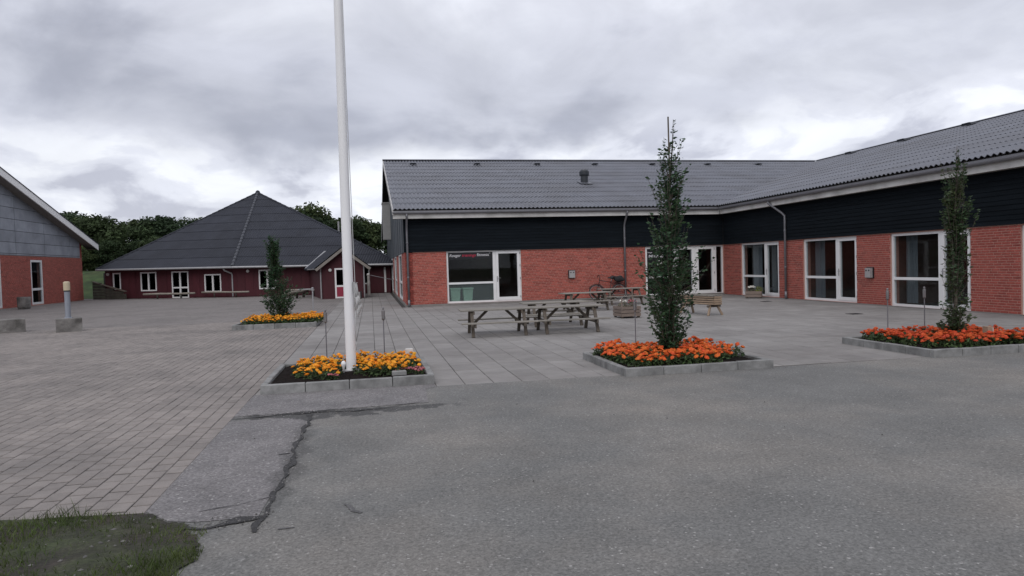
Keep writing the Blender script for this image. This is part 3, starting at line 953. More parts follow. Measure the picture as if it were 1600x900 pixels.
# plinth, a little proud
mb = MB()
FM.box(mb, 1.37, XW - 0.032, -0.05, Z0, 0.0, 0.03)
FG.box(mb, YF + 0.002, 56.2, -0.05, Z0 + 0.03, 0.0, 0.03)
wpart('plinth', mb, MT['plinth'], school)
mb = MB()
FW.box(mb, 7.0, YF - 0.032, -0.05, 0.03, 0.0, 0.03)
wpart('plinth', mb, MT['plinth'], school)
bl = brick_list(FM, 1.4, XW - 0.01, Z0, ZB, ops_m)
lay_bricks(FM, bl, school)
bl = brick_list(FG, YF, 56.2, Z0 + 0.03, ZB, ops_g)
lay_bricks(FG, bl, school)
bl = brick_list(FW, 7.0, YF - 0.01, 0.03, ZB, ops_w)
near = lambda b: abs(b[0] - 14.8) if b[0] > 14.0 else 50 - b[0]
lay_bricks(FW, bl, school, singles=300, key=near)
# black cladding, board by board, with a dark drip strip below
def boards(F, u0, u1, z0, z1, n, mat):
    h = (z1 - z0) / n
    for i in range(n):
        a = z0 + h * i; b = a + h * 1.08
        mb = MB()
        P = F.P
        vs = [P(u0, a, 0.02), P(u1, a, 0.02), P(u1, a, 0.050), P(u0, a, 0.050), P(u0, b, 0.018), P(u1, b, 0.018), P(u1, b, 0.030), P(u0, b, 0.030)]
        mb.add(vs, [(0, 1, 2, 3), (7, 6, 5, 4), (0, 4, 5, 1), (3, 2, 6, 7), (0, 3, 7, 4), (1, 5, 6, 2)])
        wpart('cladding_board', mb, MT[mat], school)
boards(FM, 1.36, XW - 0.06, ZB - 0.02, ZC, 11, 'black_board')
boards(FW, 7.0, YF - 0.06, ZB - 0.02, ZC, 11, 'black_board')
mb = MB()
FM.box(mb, 1.4, XW, ZB, 3.95, -0.3, 0.012)
FW.box(mb, 7.0, YF - 0.02, ZB, 3.95, -0.3, 0.012)
wpart('cladding_backing', mb, MT['roof_dark'], school)

# roof geometry
EZ = 3.93
EY, EX = YF - 0.5, XW - 0.5
RY, RZ, RX = 42.0, 8.0, 29.84
e_m = Vector((0, EY, EZ)); U_m = Vector((1, 0, 0))
S_m = Vector((0, RY - EY, RZ - EZ)); L_m = S_m.length; S_m.normalize(); N_m = U_m.cross(S_m).normalized()
e_w = Vector((EX, 0, EZ)); U_w = Vector((0, 1, 0))
S_w = Vector((RX - EX, 0, RZ - EZ)); L_w = S_w.length; S_w.normalize(); N_w = S_w.cross(U_w).normalized()
NC = 12
for i in range(NC):
    va, vb = L_m * i / NC, L_m * (i + 1) / NC
    roof_course(school, e_m, U_m, S_m, N_m, lambda v: 0.93, lambda v: EX + (RX - EX) * v / L_m, va, vb)
for i in range(NC):
    va, vb = L_w * i / NC, L_w * (i + 1) / NC
    roof_course(school, e_w, U_w, S_w, N_w, lambda v: 6.5, lambda v: EY + (RY - EY) * v / L_w, va, vb)
mb = MB()      # decking under the sheets, the far slopes and the gable end
V = lambda *a: Vector(a)
mb.add([V(0.96, EY + .02, EZ - .005), V(EX, EY + .02, EZ - .005), V(RX, RY, RZ - .005), V(0.96, RY, RZ - .005)], [(0, 1, 2, 3)])
mb.add([V(EX + .02, EY + .02, EZ - .008), V(EX + .02, 6.5, EZ - .008), V(RX, 6.5, RZ - .008), V(RX, RY, RZ - .008)], [(0, 1, 2, 3)])
mb.add([V(0.96, RY, RZ - .005), V(RX, RY, RZ - .005), V(RX, 56.6, EZ - .005), V(0.96, 56.6, EZ - .005)], [(0, 1, 2, 3)])
mb.add([V(RX, 6.5, RZ - .008), V(RX + 14, 6.5, EZ), V(RX + 14, 56, EZ), V(RX, RY, RZ - .008)], [(0, 1, 2, 3)])
wpart('roof_deck', mb, MT['roof_dark'], school)
# ridge caps
mb = MB()
def ridge_cap(a, b, w, h, drop, side):
    a, b = Vector(a), Vector(b)
    prof = [(-w, -drop), (-w * .5, -drop * .35), (0, 0), (w * .5, -drop * .35), (w, -drop)]
    s = Vector(side)
    vs = [a + s * p + V(0, 0, h + q) for p, q in prof] + [b + s * p + V(0, 0, h + q) for p, q in prof]
    vs += [a + s * p + V(0, 0, h + q - .02) for p, q in prof] + [b + s * p + V(0, 0, h + q - .02) for p, q in prof]
    n = 5
    fs = [(i, i + 1, i + n + 1, i + n) for i in range(4)] + [(0, 10, 15, 5), (4, 9, 19, 14)] + [(0, 1, 11, 10), (1, 2, 12, 11), (2, 3, 13, 12), (3, 4, 14, 13)]
    mb.add(vs, fs)
ridge_cap((0.92, RY, RZ), (RX, RY, RZ), 0.22, 0.125, 0.065, (0, 1, 0))
ridge_cap((RX, 6.5, RZ), (RX, RY + .1, RZ), 0.22, 0.125, 0.065, (1, 0, 0))
wpart('ridge_cap', mb, MT['roof'], school)
# valley gutter
mb = MB()
mb.beam((EX + .1, EY + .1, EZ + .035), (RX, RY, RZ + .035), 0.24, 0.03)
wpart('valley_gutter', mb, MT['roof_dark'], school)
# fascia, soffit, gutters
FMe = Fr((0, EY + 0.14), (1, 0), (0, -1)); FWe = Fr((EX + 0.14, 0), (0, 1), (-1, 0))
mb = MB()
FMe.box(mb, 0.95, EX + 0.14, 3.60, 3.958, -0.03, 0.0)
wpart('fascia', mb, MT['fascia'], school)
mb = MB()
FWe.box(mb, 6.6, EY + 0.11, 3.60, 3.958, -0.03, 0.0)
wpart('fascia', mb, MT['fascia'], school)
mb = MB()
mb.box((0.97, EY + .175, 3.605), (XW - .05, YF - .052, 3.625)); mb.box((EX + .175, 6.6, 3.607), (XW - .052, EY + .17, 3.627))
wpart('soffit', mb, MT['soffit'], school)
def gutter(pts_dir, c0, length, d, s):
    mb = MB()
    r = 0.068
    prof = [(r, .062)] + [(math.cos(math.pi * k / 8) * r, -math.sin(math.pi * k / 8) * r) for k in range(9)] + [(-r, .062)]
    n = len(prof)
    vs = []
    for rr in (1.0, 0.90):
        for k in (0, 1):
            for a, b in prof:
                vs.append(c0 + d * (length * k) + s * (a * rr) + V(0, 0, b if b > 0 else b * rr))
    fs = []
    for j in range(n - 1):
        fs.append((j, j + 1, n + j + 1, n + j)); fs.append((2 * n + j + 1, 2 * n + j, 3 * n + j, 3 * n + j + 1))
        fs += [(j, 2 * n + j, 2 * n + j + 1, j + 1), (n + j, n + j + 1, 3 * n + j + 1, 3 * n + j)]
    fs += [(0, n, 3 * n, 2 * n), (n - 1, 3 * n - 1, 4 * n - 1, 2 * n - 1)]
    mb.add(vs, fs)
    return mb
wpart('gutter', gutter(None, V(0.93, EY + .065, 3.842), EX + .07 - 0.93, V(1, 0, 0), V(0, 1, 0)), MT['zinc'], school)
wpart('gutter', gutter(None, V(EX + .065, 6.5, 3.842), EY + .0 - 6.5, V(0, 1, 0), V(1, 0, 0)), MT['zinc'], school)
def downpipe(F, u, z0, bend_du=0.0):
    mb = MB()
    pts = [F.P(u - bend_du, 3.79, 0.435), F.P(u - bend_du, 3.70, 0.43), F.P(u - bend_du * .8, 3.6, 0.36), F.P(u - bend_du * .2, 3.3, 0.15), F.P(u, 3.18, 0.10), F.P(u, 3.0, 0.095), F.P(u, z0, 0.095)]
    mb.tube(pts, 0.044, 12)
    for z in (2.6, 1.2):
        mb.tube([F.P(u, z, 0.095), F.P(u, z + .05, 0.095)], 0.052, 12)
    mb.tube([F.P(u, z0, 0.095), F.P(u, z0 + .3, 0.095)], 0.052, 12)
    return mb
wpart('downpipe', downpipe(FM, 1.50, 0.0), MT['zinc'], school, smooth=True)
wpart('downpipe', downpipe(FM, 10.86, 0.0, -0.02), MT['zinc'], school, smooth=True)
wpart('downpipe', downpipe(FW, 23.75, 0.0, -0.55), MT['zinc'], school, smooth=True)
# west gable: vertical boards, barge board, ridge
for k in range(24):
    y0 = YF + k * 1.16
    y1 = min(y0 + 1.12, 56.2)
    zt = lambda y: EZ - 0.05 + (RZ - EZ) * (1 - abs(y - RY) / (RY - EY)) - 0.05
    mb = MB()
    d0, d1 = 0.0, 0.05 if k % 2 else 0.028
    P = FG.P
    vs = [P(y0, ZB - .02, d0), P(y1, ZB - .02, d0), P(y1, zt(y1), d0), P(y0, zt(y0), d0), P(y0, ZB - .02, d1), P(y1, ZB - .02, d1), P(y1, zt(y1), d1), P(y0, zt(y0), d1)]
    mb.add(vs, [(0, 1, 2, 3), (7, 6, 5, 4), (0, 4, 5, 1), (1, 5, 6, 2), (2, 6, 7, 3), (3, 7, 4, 0)])
    wpart('gable_board', mb, MT['gable_board'], school)
mb = MB()
mb.beam((0.95, EY, EZ - .08), (0.95, RY, RZ - .08), 0.04, 0.22)
mb.beam((0.95, RY, RZ - .08), (0.95, 56.6, EZ - .08), 0.04, 0.22)
wpart('barge_board', mb, MT['fascia'], school)
# roof vents and flue
sl_m = (RZ - EZ) / (RY - EY)
for x in (2.6, 6.3, 9.9, 13.5, 17.2, 20.9, 24.4):
    mb = MB()
    y = RY - 1.7
    z = RZ - 1.7 * sl_m + 0.09
    vs = [V(x - .2, y - .25, z - .25 * sl_m + .015), V(x + .2, y - .25, z - .25 * sl_m + .015), V(x + .17, y + .2, z + .2 * sl_m), V(x - .17, y + .2, z + .2 * sl_m),
          V(x - .14, y - .29, z - .29 * sl_m + .10), V(x + .14, y - .29, z - .29 * sl_m + .10)]
    mb.add(vs, [(0, 1, 5, 4), (4, 5, 2, 3), (1, 2, 5), (0, 4, 3)])
    wpart('roof_vent', mb, MT['flue'], school)
sl_w = (RZ - EZ) / (RX - EX)
for y in (36.8, 32.6, 28.4, 24.2, 20.0):
    mb = MB()
    x = RX - 1.2
    z = RZ - 1.2 * sl_w + 0.09
    vs = [V(x - .32, y - .3, z - .32 * sl_w + .015), V(x - .32, y + .3, z - .32 * sl_w + .015), V(x + .25, y + .25, z + .25 * sl_w), V(x + .25, y - .25, z + .25 * sl_w),
          V(x - .38, y - .22, z - .38 * sl_w + .15), V(x - .38, y + .22, z - .38 * sl_w + .15)]
    mb.add(vs, [(0, 4, 5, 1), (4, 3, 2, 5), (1, 5, 2), (0, 3, 4)])
    wpart('roof_vent', mb, MT['flue'], school)
fx, fy = 10.83, 33.9
fz = EZ + (fy - EY) * sl_m
mb = MB()
mb.lathe([(0.19, fz - .25), (0.19, fz + .42), (0.235, fz + .42), (0.25, fz + .46), (0.25, fz + .62), (0.20, fz + .70), (0.18, fz + .70)], 20, (fx, fy))
flue = wpart('flue', mb, MT['flue'], school, smooth=False)
mb = MB()
mb.add([V(fx - .3, fy - .45, fz - .45 * sl_m + .10), V(fx + .3, fy - .45, fz - .45 * sl_m + .10), V(fx + .3, fy + .4, fz + .4 * sl_m + .10), V(fx - .3, fy + .4, fz + .4 * sl_m + .10)], [(0, 1, 2, 3)])
wpart('flashing', mb, MT['roof'], flue)
# grey duct on the gable
mb = MB()
mb.box((0.86, 44.5, 3.45), (1.34, 45.6, 5.72)); mb.box((0.83, 44.46, 5.72), (1.34, 45.64, 5.80))
wpart('duct', mb, MT['duct'], school)

# windows ---------------------------------------------------------------
DF = -0.05   # outer face of frames behind the brick face
def pane(F, parent, u0, u1, z0, z1, d, mat='glass'):
    mb = MB()
    F.box(mb, u0, u1, z0, z1, d - 0.012, d)
    return wpart('pane', mb, MT[mat], parent)
def fixed_window(F, u0, u1, z0, z1, zt, w=0.075, lower='glass', parent=None, upper='glass', mat='white', d=DF):
    mb = MB()
    F.ring(mb, u0, u1, z0, z1, w, d - 0.09, d)
    if zt: F.box(mb, u0 + w, u1 - w, zt - w * .55, zt + w * .55, d - 0.09, d - 0.003)
    f = wpart('window', mb, MT[mat], parent or school)
    dd = d - 0.04
    if zt:
        pane(F, f, u0 + w - .01, u1 - w + .01, zt + w * .55 - .01, z1 - w + .01, dd, upper)
        pane(F, f, u0 + w - .01, u1 - w + .01, z0 + w - .01, zt - w * .55 + .01, dd, lower)
    else:
        pane(F, f, u0 + w - .01, u1 - w + .01, z0 + w - .01, z1 - w + .01, dd, upper)
    return f
def glazed_door(F, u0, u1, z0, z1, hinge_right=True, parent=None, mat='white', g='glass', fw=0.045, st=0.11, d=DF, handle=True, zt=None, low=None, hinges=True):
    mb = MB()
    F.ring(mb, u0, u1, z0, z1, fw, d - 0.10, d - 0.002)
    dr = wpart('door', mb, MT[mat], parent or school)
    mb = MB()
    F.ring(mb, u0 + fw + .005, u1 - fw - .005, z0 + fw + .005, z1 - fw - .005, st, d - 0.085, d + 0.012, wb=st * 1.25)
    lf = wpart('door_leaf', mb, MT[mat], dr)
    pane(F, dr, u0 + fw + st, u1 - fw - st, z0 + fw + st, z1 - fw - st, d - 0.03, g)
    if handle:
        uh = u0 + fw + st * .5 if hinge_right else u1 - fw - st * .5
        s = 1 if hinge_right else -1
        mb = MB()
        F.box(mb, uh - .02, uh + .02, 0.92, 1.16, d + 0.012, d + 0.022)
        mb.tube([F.P(uh, 1.08, d + .02), F.P(uh, 1.08, d + .06), F.P(uh + s * .13, 1.08, d + .06)], 0.011, 8)
        wpart('handle', mb, MT['galv'], dr)
    if hinges:
        uh = u1 - fw if hinge_right else u0 + fw
        mb = MB()
        for z in (z0 + .14, z0 + (z1 - z0) * .42, z0 + (z1 - z0) * .67, z1 - .2):
            mb.tube([F.P(uh, z, d + .018), F.P(uh, z + .09, d + .018)], 0.012, 8)
        wpart('hinge', mb, MT['zinc'], dr)
    return dr
# fitness window and door
wf = fixed_window(FM, 3.09, 5.12, 0.09, 2.27, 0.91, lower='frost')
glazed_door(FM, 5.12, 6.25, 0.09, 2.27, g='glass')
def lettering(body, u0, u1, z, h, F, d, mat, parent, shear=0.0, bold=0.0):
    """a word fitted to run from u0 to u1 with its capitals h high"""
    me = text_mesh(body, 1.0, shear, bold)
    co = np.empty(len(me.vertices) * 3, dtype=np.float32)
    me.vertices.foreach_get('co', co)
    co = co.reshape(-1, 3)
    co[:, 0] = (co[:, 0] - co[:, 0].min()) / (co[:, 0].max() - co[:, 0].min()) * (u1 - u0)
    co[:, 1] *= h / 0.70
    me.vertices.foreach_set('co', co.ravel()); me.update()
    me.materials.append(MT[mat])
    return link('lettering', me, parent, Vector(F.P(u0, z, d)) - (Vector(parent.location) + Vector(school.location)), (math.pi / 2, 0, F.rot()))
mb = MB()
FM.box(mb, 3.17, 5.04, 1.90, 2.19, DF - .036, DF - .034)
wpart('sign_band', mb, MT['poster'], wf)
lettering('Roeger', 3.23, 3.71, 2.015, .115, FM, DF - .031, 'text_white', wf, 0.25, 0.008)
lettering('trænings', 3.76, 4.34, 2.018, .115, FM, DF - .031, 'text_red', wf, 0.25, 0.008)
lettering('fitness', 4.38, 4.89, 2.025, .125, FM, DF - .031, 'text_white', wf, 0.0, 0.008)
lettering('®', 4.90, 4.95, 2.11, .06, FM, DF - .031, 'text_white', wf, 0.0, 0.0)
# entrance: sign pane, dark gap, double door, side light
we = fixed_window(FM, 11.84, 13.25, 0.05, 2.24, 0.9, w=0.10, lower='glass')
mb = MB()
FM.box(mb, 11.93, 13.16, 1.35, 2.15, DF - .036, DF - .034)
wpart('sign_band', mb, MT['poster'], we)
lettering('Roeger', 11.98, 12.2, 1.96, .055, FM, DF - .031, 'text_white', we, 0.2, 0.01)
lettering('fitness', 12.52, 12.74, 1.97, .055, FM, DF - .031, 'text_white', we, 0.0, 0.01)
lettering('INDGANG', 12.04, 12.72, 1.76, .12, FM, DF - .031, 'text_white', we, 0.0, 0.02)
mb = MB()
FM.box(mb, 12.42, 12.72, 1.40, 1.64, DF - .034, DF - .031)
wpart('notice', mb, MT['fascia'], we)
glazed_door(FM, 13.25, 14.22, 0.05, 2.24, hinge_right=False)
glazed_door(FM, 14.22, 15.19, 0.05, 2.24, hinge_right=True)
fixed_window(FM, 15.19, 15.57, 0.05, 2.24, None, w=0.06)
# wing: each unit is a door nearest the camera and a window beyond it (u runs away from the camera)
for (a, b, z0, z1) in ops_w:
    spl = a + (b - a) * 0.36
    fixed_window(FW, spl, b, z0, z1, 0.86)
    glazed_door(FW, a, spl, z0, z1, hinge_right=False, st=0.085)
for (a, b, z0, z1) in ops_g:
    fixed_window(FG, a, b, z0, z1, 0.95, w=0.09, d=0.015)
# rooms behind the glass
mb = MB()
mb.box((1.75, YF + .32, 0.0), (XW + 6, 33.5, 0.03)); mb.box((XW + .32, 7.2, 0.0), (XW + 6, YF + .3, 0.03))
wpart('room_floor', mb, MT['inner_floor'], school)
mb = MB()
mb.box((1.75, 33.5, 0.03), (XW + 6, 33.6, 2.6)); mb.box((10.0, YF + .32, 0.03), (10.1, 33.5, 2.6)); mb.box((XW + 6, 7.2, .03), (XW + 6.1, 33.5, 2.6))
mb.box((1.72, YF + .32, 2.5), (XW + 6, 33.5, 2.55)); mb.box((XW + .32, 7.2, 2.503), (XW + 6, YF + .3, 2.55)); mb.box((XW + .33, 23.0, 0.03), (XW + 6, 23.1, 2.5)); mb.box((XW + .33, 18.7, 0.03), (XW + 6, 18.8, 2.5))
mb.box((1.72, 34.0, .03), (5.0, 34.05, 2.5)); mb.box((4.9, 34.05, 0.03), (5.0, 56, 2.5))
wpart('room_wall', mb, MT['inner_brown'], school)
def curtain(F, u0, u1, z0, z1, d):
    mb = MB()
    n = 36
    vs = []
    for k in range(n + 1):
        u = u0 + (u1 - u0) * k / n
        o = 0.03 * math.sin(k * 1.4) + 0.01 * math.sin(k * .7)
        vs += [F.P(u, z0, d + o), F.P(u, z1, d + o)]
    mb.add(vs, [(2 * k, 2 * k + 2, 2 * k + 3, 2 * k + 1) for k in range(n)])
    return wpart('curtain', mb, MT['curtain'], school)
curtain(FW, 26.3, 27.0, 0.1, 2.2, -0.5)
curtain(FW, 25.35, 25.75, 0.1, 2.2, -0.6)
curtain(FW, 22.15, 22.7, 0.1, 2.2, -0.45)
curtain(FW, 17.9, 18.35, 0.1, 2.2, -0.5)
# two pale bins added behind the hazy pane, standing in for a reflection
for k, x in enumerate((3.45, 3.98)):
    b = thing('reflection_bin', (x, YF + 0.36, 0.03), ('left' if k == 0 else 'right') + ' one of two pale green bins added inside the fitness window as a reflection', 'bin', 'bins standing in for a reflection in the fitness window')
    mb = MB()
    mb.add([(-.16, -.16, 0), (.16, -.16, 0), (.16, .16, 0), (-.16, .16, 0), (-.21, -.2, .62), (.21, -.2, .62), (.21, .2, .62), (-.21, .2, .62)],
           [(0, 3, 2, 1), (4, 5, 6, 7), (0, 1, 5, 4), (1, 2, 6, 5), (2, 3, 7, 6), (3, 0, 4, 7)])
    part('bin_body', mb, MT['green_bin'], b)
    mb = MB(); mb.cbox((-.23, -.23, .625), (.23, .22, .68), .02)
    part('bin_lid', mb, MT['green_bin'], b)

# wall boxes with two dark holes
def wall_box(F, u, z, label):
    p = F.P(u, z, 0.01)
    t = thing('wall_box', p, label, 'wall box', 'grey boxes on the brick walls')
    mb = MB(); F.box(mb, u - .15, u + .15, z - .16, z + .19, 0.01, 0.05)
    wpart('back_plate', mb, MT['dark'], t)
    mb = MB(); F.box(mb, u - .125, u + .125, z - .14, z + .165, 0.05, 0.13)
    wpart('box_body', mb, MT['box'], t)
    for s in (-1, 1):
        mb = MB(); mb.tube([F.P(u + s * .062, z + .09, 0.128), F.P(u + s * .062, z + .09, 0.138)], 0.026, 12)
        wpart('hole', mb, MT['dark'], t)
wall_box(FM, 8.45, 1.13, 'grey box with two dark holes on the brick wall beside the fitness door')
wall_box(FW, 19.27, 1.02, 'grey box with two dark holes on the brick pier between two large windows')

# ------------------------------------------------------------------ left hall
hall = thing('hall_building', (-20, 54.1, 0), 'red brick hall with slate grey panelled gable and white barge board', 'building')
FL = Fr((-20, 0), (0, 1), (1, 0))
ops_l = [(46.5, 48.0, 0.06, 2.76), (40.2, 43.05, 0.06, 2.80)]
mb = wall_mesh(FL, 20, 54.1, 0, 2.98, ops_l)
wpart('wall', mb, MT['mortar'], hall)
bl = brick_list(FL, 38, 54.1, 0.02, 2.98, ops_l)
lay_bricks(FL, bl, hall, mat='brick')
mb = MB(); mb.box((-40, 53.8, 0), (-20.3, 54.1, 4.0))
wpart('end_wall', mb, MT['far_brick'], hall)
mb = MB(); FL.box(mb, 20, 38, 0.0, 2.98, 0.0, 0.006)
wpart('wall_facing', mb, MT['far_brick'], hall)
mb = MB(); FL.box(mb, 53.75, 54.1, 2.98, 4.2, -.3, 0.004)
wpart('corner_pier', mb, MT['far_brick'], hall)
slope_l = 0.278
top_l = lambda y: 4.05 + (54.1 - y) * slope_l if y > 37.5 else 4.05 + (y - 20.9) * slope_l
rows = [2.99, 3.10, 3.74, 4.40, 5.06, 5.72, 6.38, 7.04, 7.7, 8.36, 8.9]
ycuts = [20, 24, 27.7, 31.4, 34.9, 37.5, 41.1, 44.8, 48.4, 52.1, 53.72]
for r in range(len(rows) - 1):
    for c in range(len(ycuts) - 1):
        y0, y1 = ycuts[c] + .012, ycuts[c + 1] - .012
        z0, z1 = rows[r] + .012, rows[r + 1] - .012
        # clip the panel below the sloping roof line
        pts = [(y0, z0), (y1, z0), (y1, z1), (y0, z1)]
        out = []
        for i in range(4):
            a, b = pts[i], pts[(i + 1) % 4]
            fa, fb = top_l(a[0]) - a[1], top_l(b[0]) - b[1]
            if fa >= 0: out.append(a)
            if (fa >= 0) != (fb >= 0):
                t = fa / (fa - fb)
                out.append((a[0] + (b[0] - a[0]) * t, a[1] + (b[1] - a[1]) * t))
        if len(out) < 3: continue
        mb = MB()
        n = len(out)
        d1 = 0.03 + random.uniform(-.004, .004)
        vs = [FL.P(y, z, 0.0) for y, z in out] + [FL.P(y, z, d1) for y, z in out]
        mb.add(vs, [tuple(range(n, 2 * n))] + [(i, (i + 1) % n, (i + 1) % n + n, i + n) for i in range(n)])
        wpart('gable_panel', mb, MT['slate_panel'], hall)
mb = MB()
mb.add([FL.P(20, 2.98, -.02), FL.P(54.1, 2.98, -.02), FL.P(54.1, 4.05, -.02), FL.P(37.5, 8.67, -.02), FL.P(20, 3.9, -.02)], [(0, 1, 2, 3, 4)])
wpart('gable_backing', mb, MT['roof_dark'], hall)
mb = MB()
zt = lambda y: top_l(y) + 0.10
for (ya, yb) in ((55.3, 37.5), (37.5, 19.5)):
    za = 4.05 + (54.1 - ya) * slope_l + .02 if ya > 40 else zt(37.5) - .08
    zb = zt(37.5) - .08 if yb > 30 else 4.05 - 1.4 * slope_l
    vs = []
    for x0, x1 in ((-19.36, -19.30),):
        vs = [(x0, ya, za - .18), (x1, ya, za - .18), (x1, ya, za + .22), (x0, ya, za + .22), (x0, yb, zb - .18), (x1, yb, zb - .18), (x1, yb, zb + .22), (x0, yb, zb + .22)]
    mb.add(vs, [(0, 1, 2, 3), (4, 7, 6, 5), (0, 4, 5, 1), (1, 5, 6, 2), (2, 6, 7, 3), (3, 7, 4, 0)])
wpart('barge_board', mb, MT['bright_white'], hall)
mb = MB()
za = 4.05 - 1.2 * slope_l + .02; zr = zt(37.5) - .08
mb.add([(-19.28, 55.45, za + .24), (-19.28, 37.5, zr + .27), (-45, 37.5, zr + .27), (-45, 55.45, za + .24)], [(0, 1, 2, 3)])
mb.add([(-19.28, 37.5, zr + .27), (-19.28, 19.5, za + .24), (-45, 19.5, za + .24), (-45, 37.5, zr + .27)], [(0, 1, 2, 3)])
mb.add([(-19.28, 55.45, za + .18), (-19.28, 37.5, zr + .21), (-19.28, 37.5, zr + .27), (-19.28, 55.45, za + .24)], [(0, 1, 2, 3)])
wpart('roof', mb, MT['red_roof'], hall)
mb = MB()
mb.add([(-19.37, 55.3, za - .12), (-19.37, 37.5, zr - .12), (-20.02, 37.5, zr - .12), (-20.02, 55.3, za - .12)], [(0, 1, 2, 3)])
mb.add([(-19.37, 55.3, za - .13), (-45, 55.3, za - .13), (-45, 54.1, za - .13), (-19.37, 54.1, za - .13)], [(0, 1, 2, 3)])
wpart('soffit', mb, MT['soffit'], hall)
fixed_window(FL, 46.5, 48.0, 0.06, 2.76, 0.98, w=0.13, parent=hall, d=0.0)
fixed_window(FL, 40.2, 43.05, 0.06, 2.80, 1.0, w=0.13, parent=hall, d=0.0)
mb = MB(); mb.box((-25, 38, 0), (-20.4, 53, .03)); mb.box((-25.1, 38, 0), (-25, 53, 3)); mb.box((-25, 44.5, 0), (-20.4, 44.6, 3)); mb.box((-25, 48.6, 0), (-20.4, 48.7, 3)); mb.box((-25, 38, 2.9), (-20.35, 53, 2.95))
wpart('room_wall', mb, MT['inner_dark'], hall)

# ------------------------------------------------------------------ dark red house with a tent roof
house = thing('red_house', (-8.8, 49.3, 0), 'dark red boarded house with a dark tent shaped roof', 'building')
A, B, C_, D_, E_ = (-18.75, 54.71), (-8.8, 49.28), (1.3, 46.78), (1.0, 60.0), (-11.0, 70.0)
def unit(a, b):
    v = Vector((b[0] - a[0], b[1] - a[1])); L = v.length; v /= L
    return v, L
uAB, LAB = unit(A, B); uBC, LBC = unit(B, C_)
FA = Fr(A, uAB, (uAB.y, -uAB.x)); FB = Fr(B, uBC, (uBC.y, -uBC.x))
opsA = [(0.72, 1.41, 0.66, 1.87), (3.2, 4.59, 0.52, 1.86), (5.91, 7.33, 0.0, 1.85), (8.67, 10.03, 0.36, 1.59)]
opsB = [(1.48, 2.65, 0.48, 1.78), (8.55, 9.0, 0.62, 1.76)]
WT = 2.05
mb = MB()
for F, L, ops in ((FA, LAB, opsA), (FB, LBC, opsB)):
    w = wall_mesh(F, 0, L, 0, WT, ops, 0.2)
    mb.add(w.v, w.f)
for a, b in ((C_, D_), (D_, E_), (E_, A)):
    u, L = unit(a, b)
    Fr(a, u, (u.y, -u.x)).box(mb, 0, L, 0, WT, -.2, 0)
wpart('wall', mb, MT['red_wall'], house)
def vboards(F, L, ops, z0, z1, parent, step=0.55, mat='red_wall'):
    u = 0.0
    while u < L - 0.01:
        u1 = min(u + step - 0.012, L)
        segs = [(z0, z1)]
        for a, b, za, zb in ops:
            if u1 > a and u < b:
                segs = [(z0, za - .03), (zb + .03, z1)]
        for s, e in segs:
            if e - s > 0.05:
                mb = MB(); F.box(mb, u, u1, s, e, 0.0, 0.018 if int(u / step) % 2 else 0.024)
                wpart('wall_board', mb, MT[mat], parent)
        u += step
vboards(FA, LAB, opsA, 0.05, WT, house); vboards(FB, LBC, opsB, 0.05, WT, house)
def pair_window(F, u0, u1, z0, z1, n=2, zt=None, w=0.085):
    mb = MB()
    F.ring(mb, u0, u1, z0, z1, w, -0.06, 0.035)
    for k in range(1, n):
        u = u0 + (u1 - u0) * k / n
        F.box(mb, u - w * .75, u + w * .75, z0 + w, z1 - w, -.06, 0.032)
    f = wpart('window', mb, MT['white'], house)
    for k in range(n):
        a = u0 + (u1 - u0) * k / n + w * .7; b = u0 + (u1 - u0) * (k + 1) / n - w * .7
        pane(F, f, a, b, z0 + w, z1 - w, -.02, 'darkglass')
        if zt:
            mb = MB(); F.box(mb, a + .01, b - .01, zt - .05, zt + .05, -.06, 0.03)
            wpart('glazing_bar', mb, MT['white'], f)
    return f
pair_window(FA, 0.72, 1.41, 0.66, 1.87, 1)
pair_window(FA, 3.2, 4.59, 0.52, 1.86, 2)
dd = pair_window(FA, 5.91, 7.33, 0.0, 1.85, 2, zt=0.72); dd.name = 'door'
pair_window(FA, 8.67, 10.03, 0.36, 1.59, 2)
pair_window(FB, 1.48, 2.65, 0.48, 1.78, 2)
pair_window(FB, 8.55, 9.0, 0.62, 1.76, 1)
mb = MB()
FB.box(mb, 9.98, 10.1, 0.05, 1.72, 0.026, 0.06)
wpart('corner_trim', mb, MT['white'], house)
# roof
apex = V(-8.85, 60.0, 8.12)
ez = {'A': 2.12, 'B': 2.02, 'C': 1.90}
pa, pb, pc = V(-19.25, 54.5, ez['A']), V(-9.0, 48.75, ez['B']), V(2.0, 46.0, ez['C'])
pdd, pee = V(1.6, 60.5, 2.0), V(-11.2, 71.0, 2.0)
mb = MB()
dn = V(0, 0, -.03)
mb.add([pa + dn, pb + dn, apex + dn], [(0, 1, 2)]); mb.add([pb + dn, pc + dn, apex + dn], [(0, 1, 2)])
mb.add([pc, pdd, apex], [(0, 1, 2)]); mb.add([pdd, pee, apex], [(0, 1, 2)]); mb.add([pee, pa, apex], [(0, 1, 2)])
wpart('roof_deck', mb, MT['red_roof'], house)
def tent_face(p, q, n):
    U = (q - p); L = U.length; U.normalize()
    nrm = U.cross(apex - p).normalized()
    S = nrm.cross(U).normalized()
    H = (apex - p).dot(S); ua_ = (apex - p).dot(U)
    for i in range(n):
        va, vb = H * i / n, min(H * (i + 1) / n, H - .05)
        roof_course(house, p, U, S, nrm, lambda v: ua_ * v / H, lambda v: L + (ua_ - L) * v / H, va, vb, mat='red_roof', nper=6, lap=0.06, amp=0.017)
tent_face(pa, pb, 9); tent_face(pb, pc, 9)
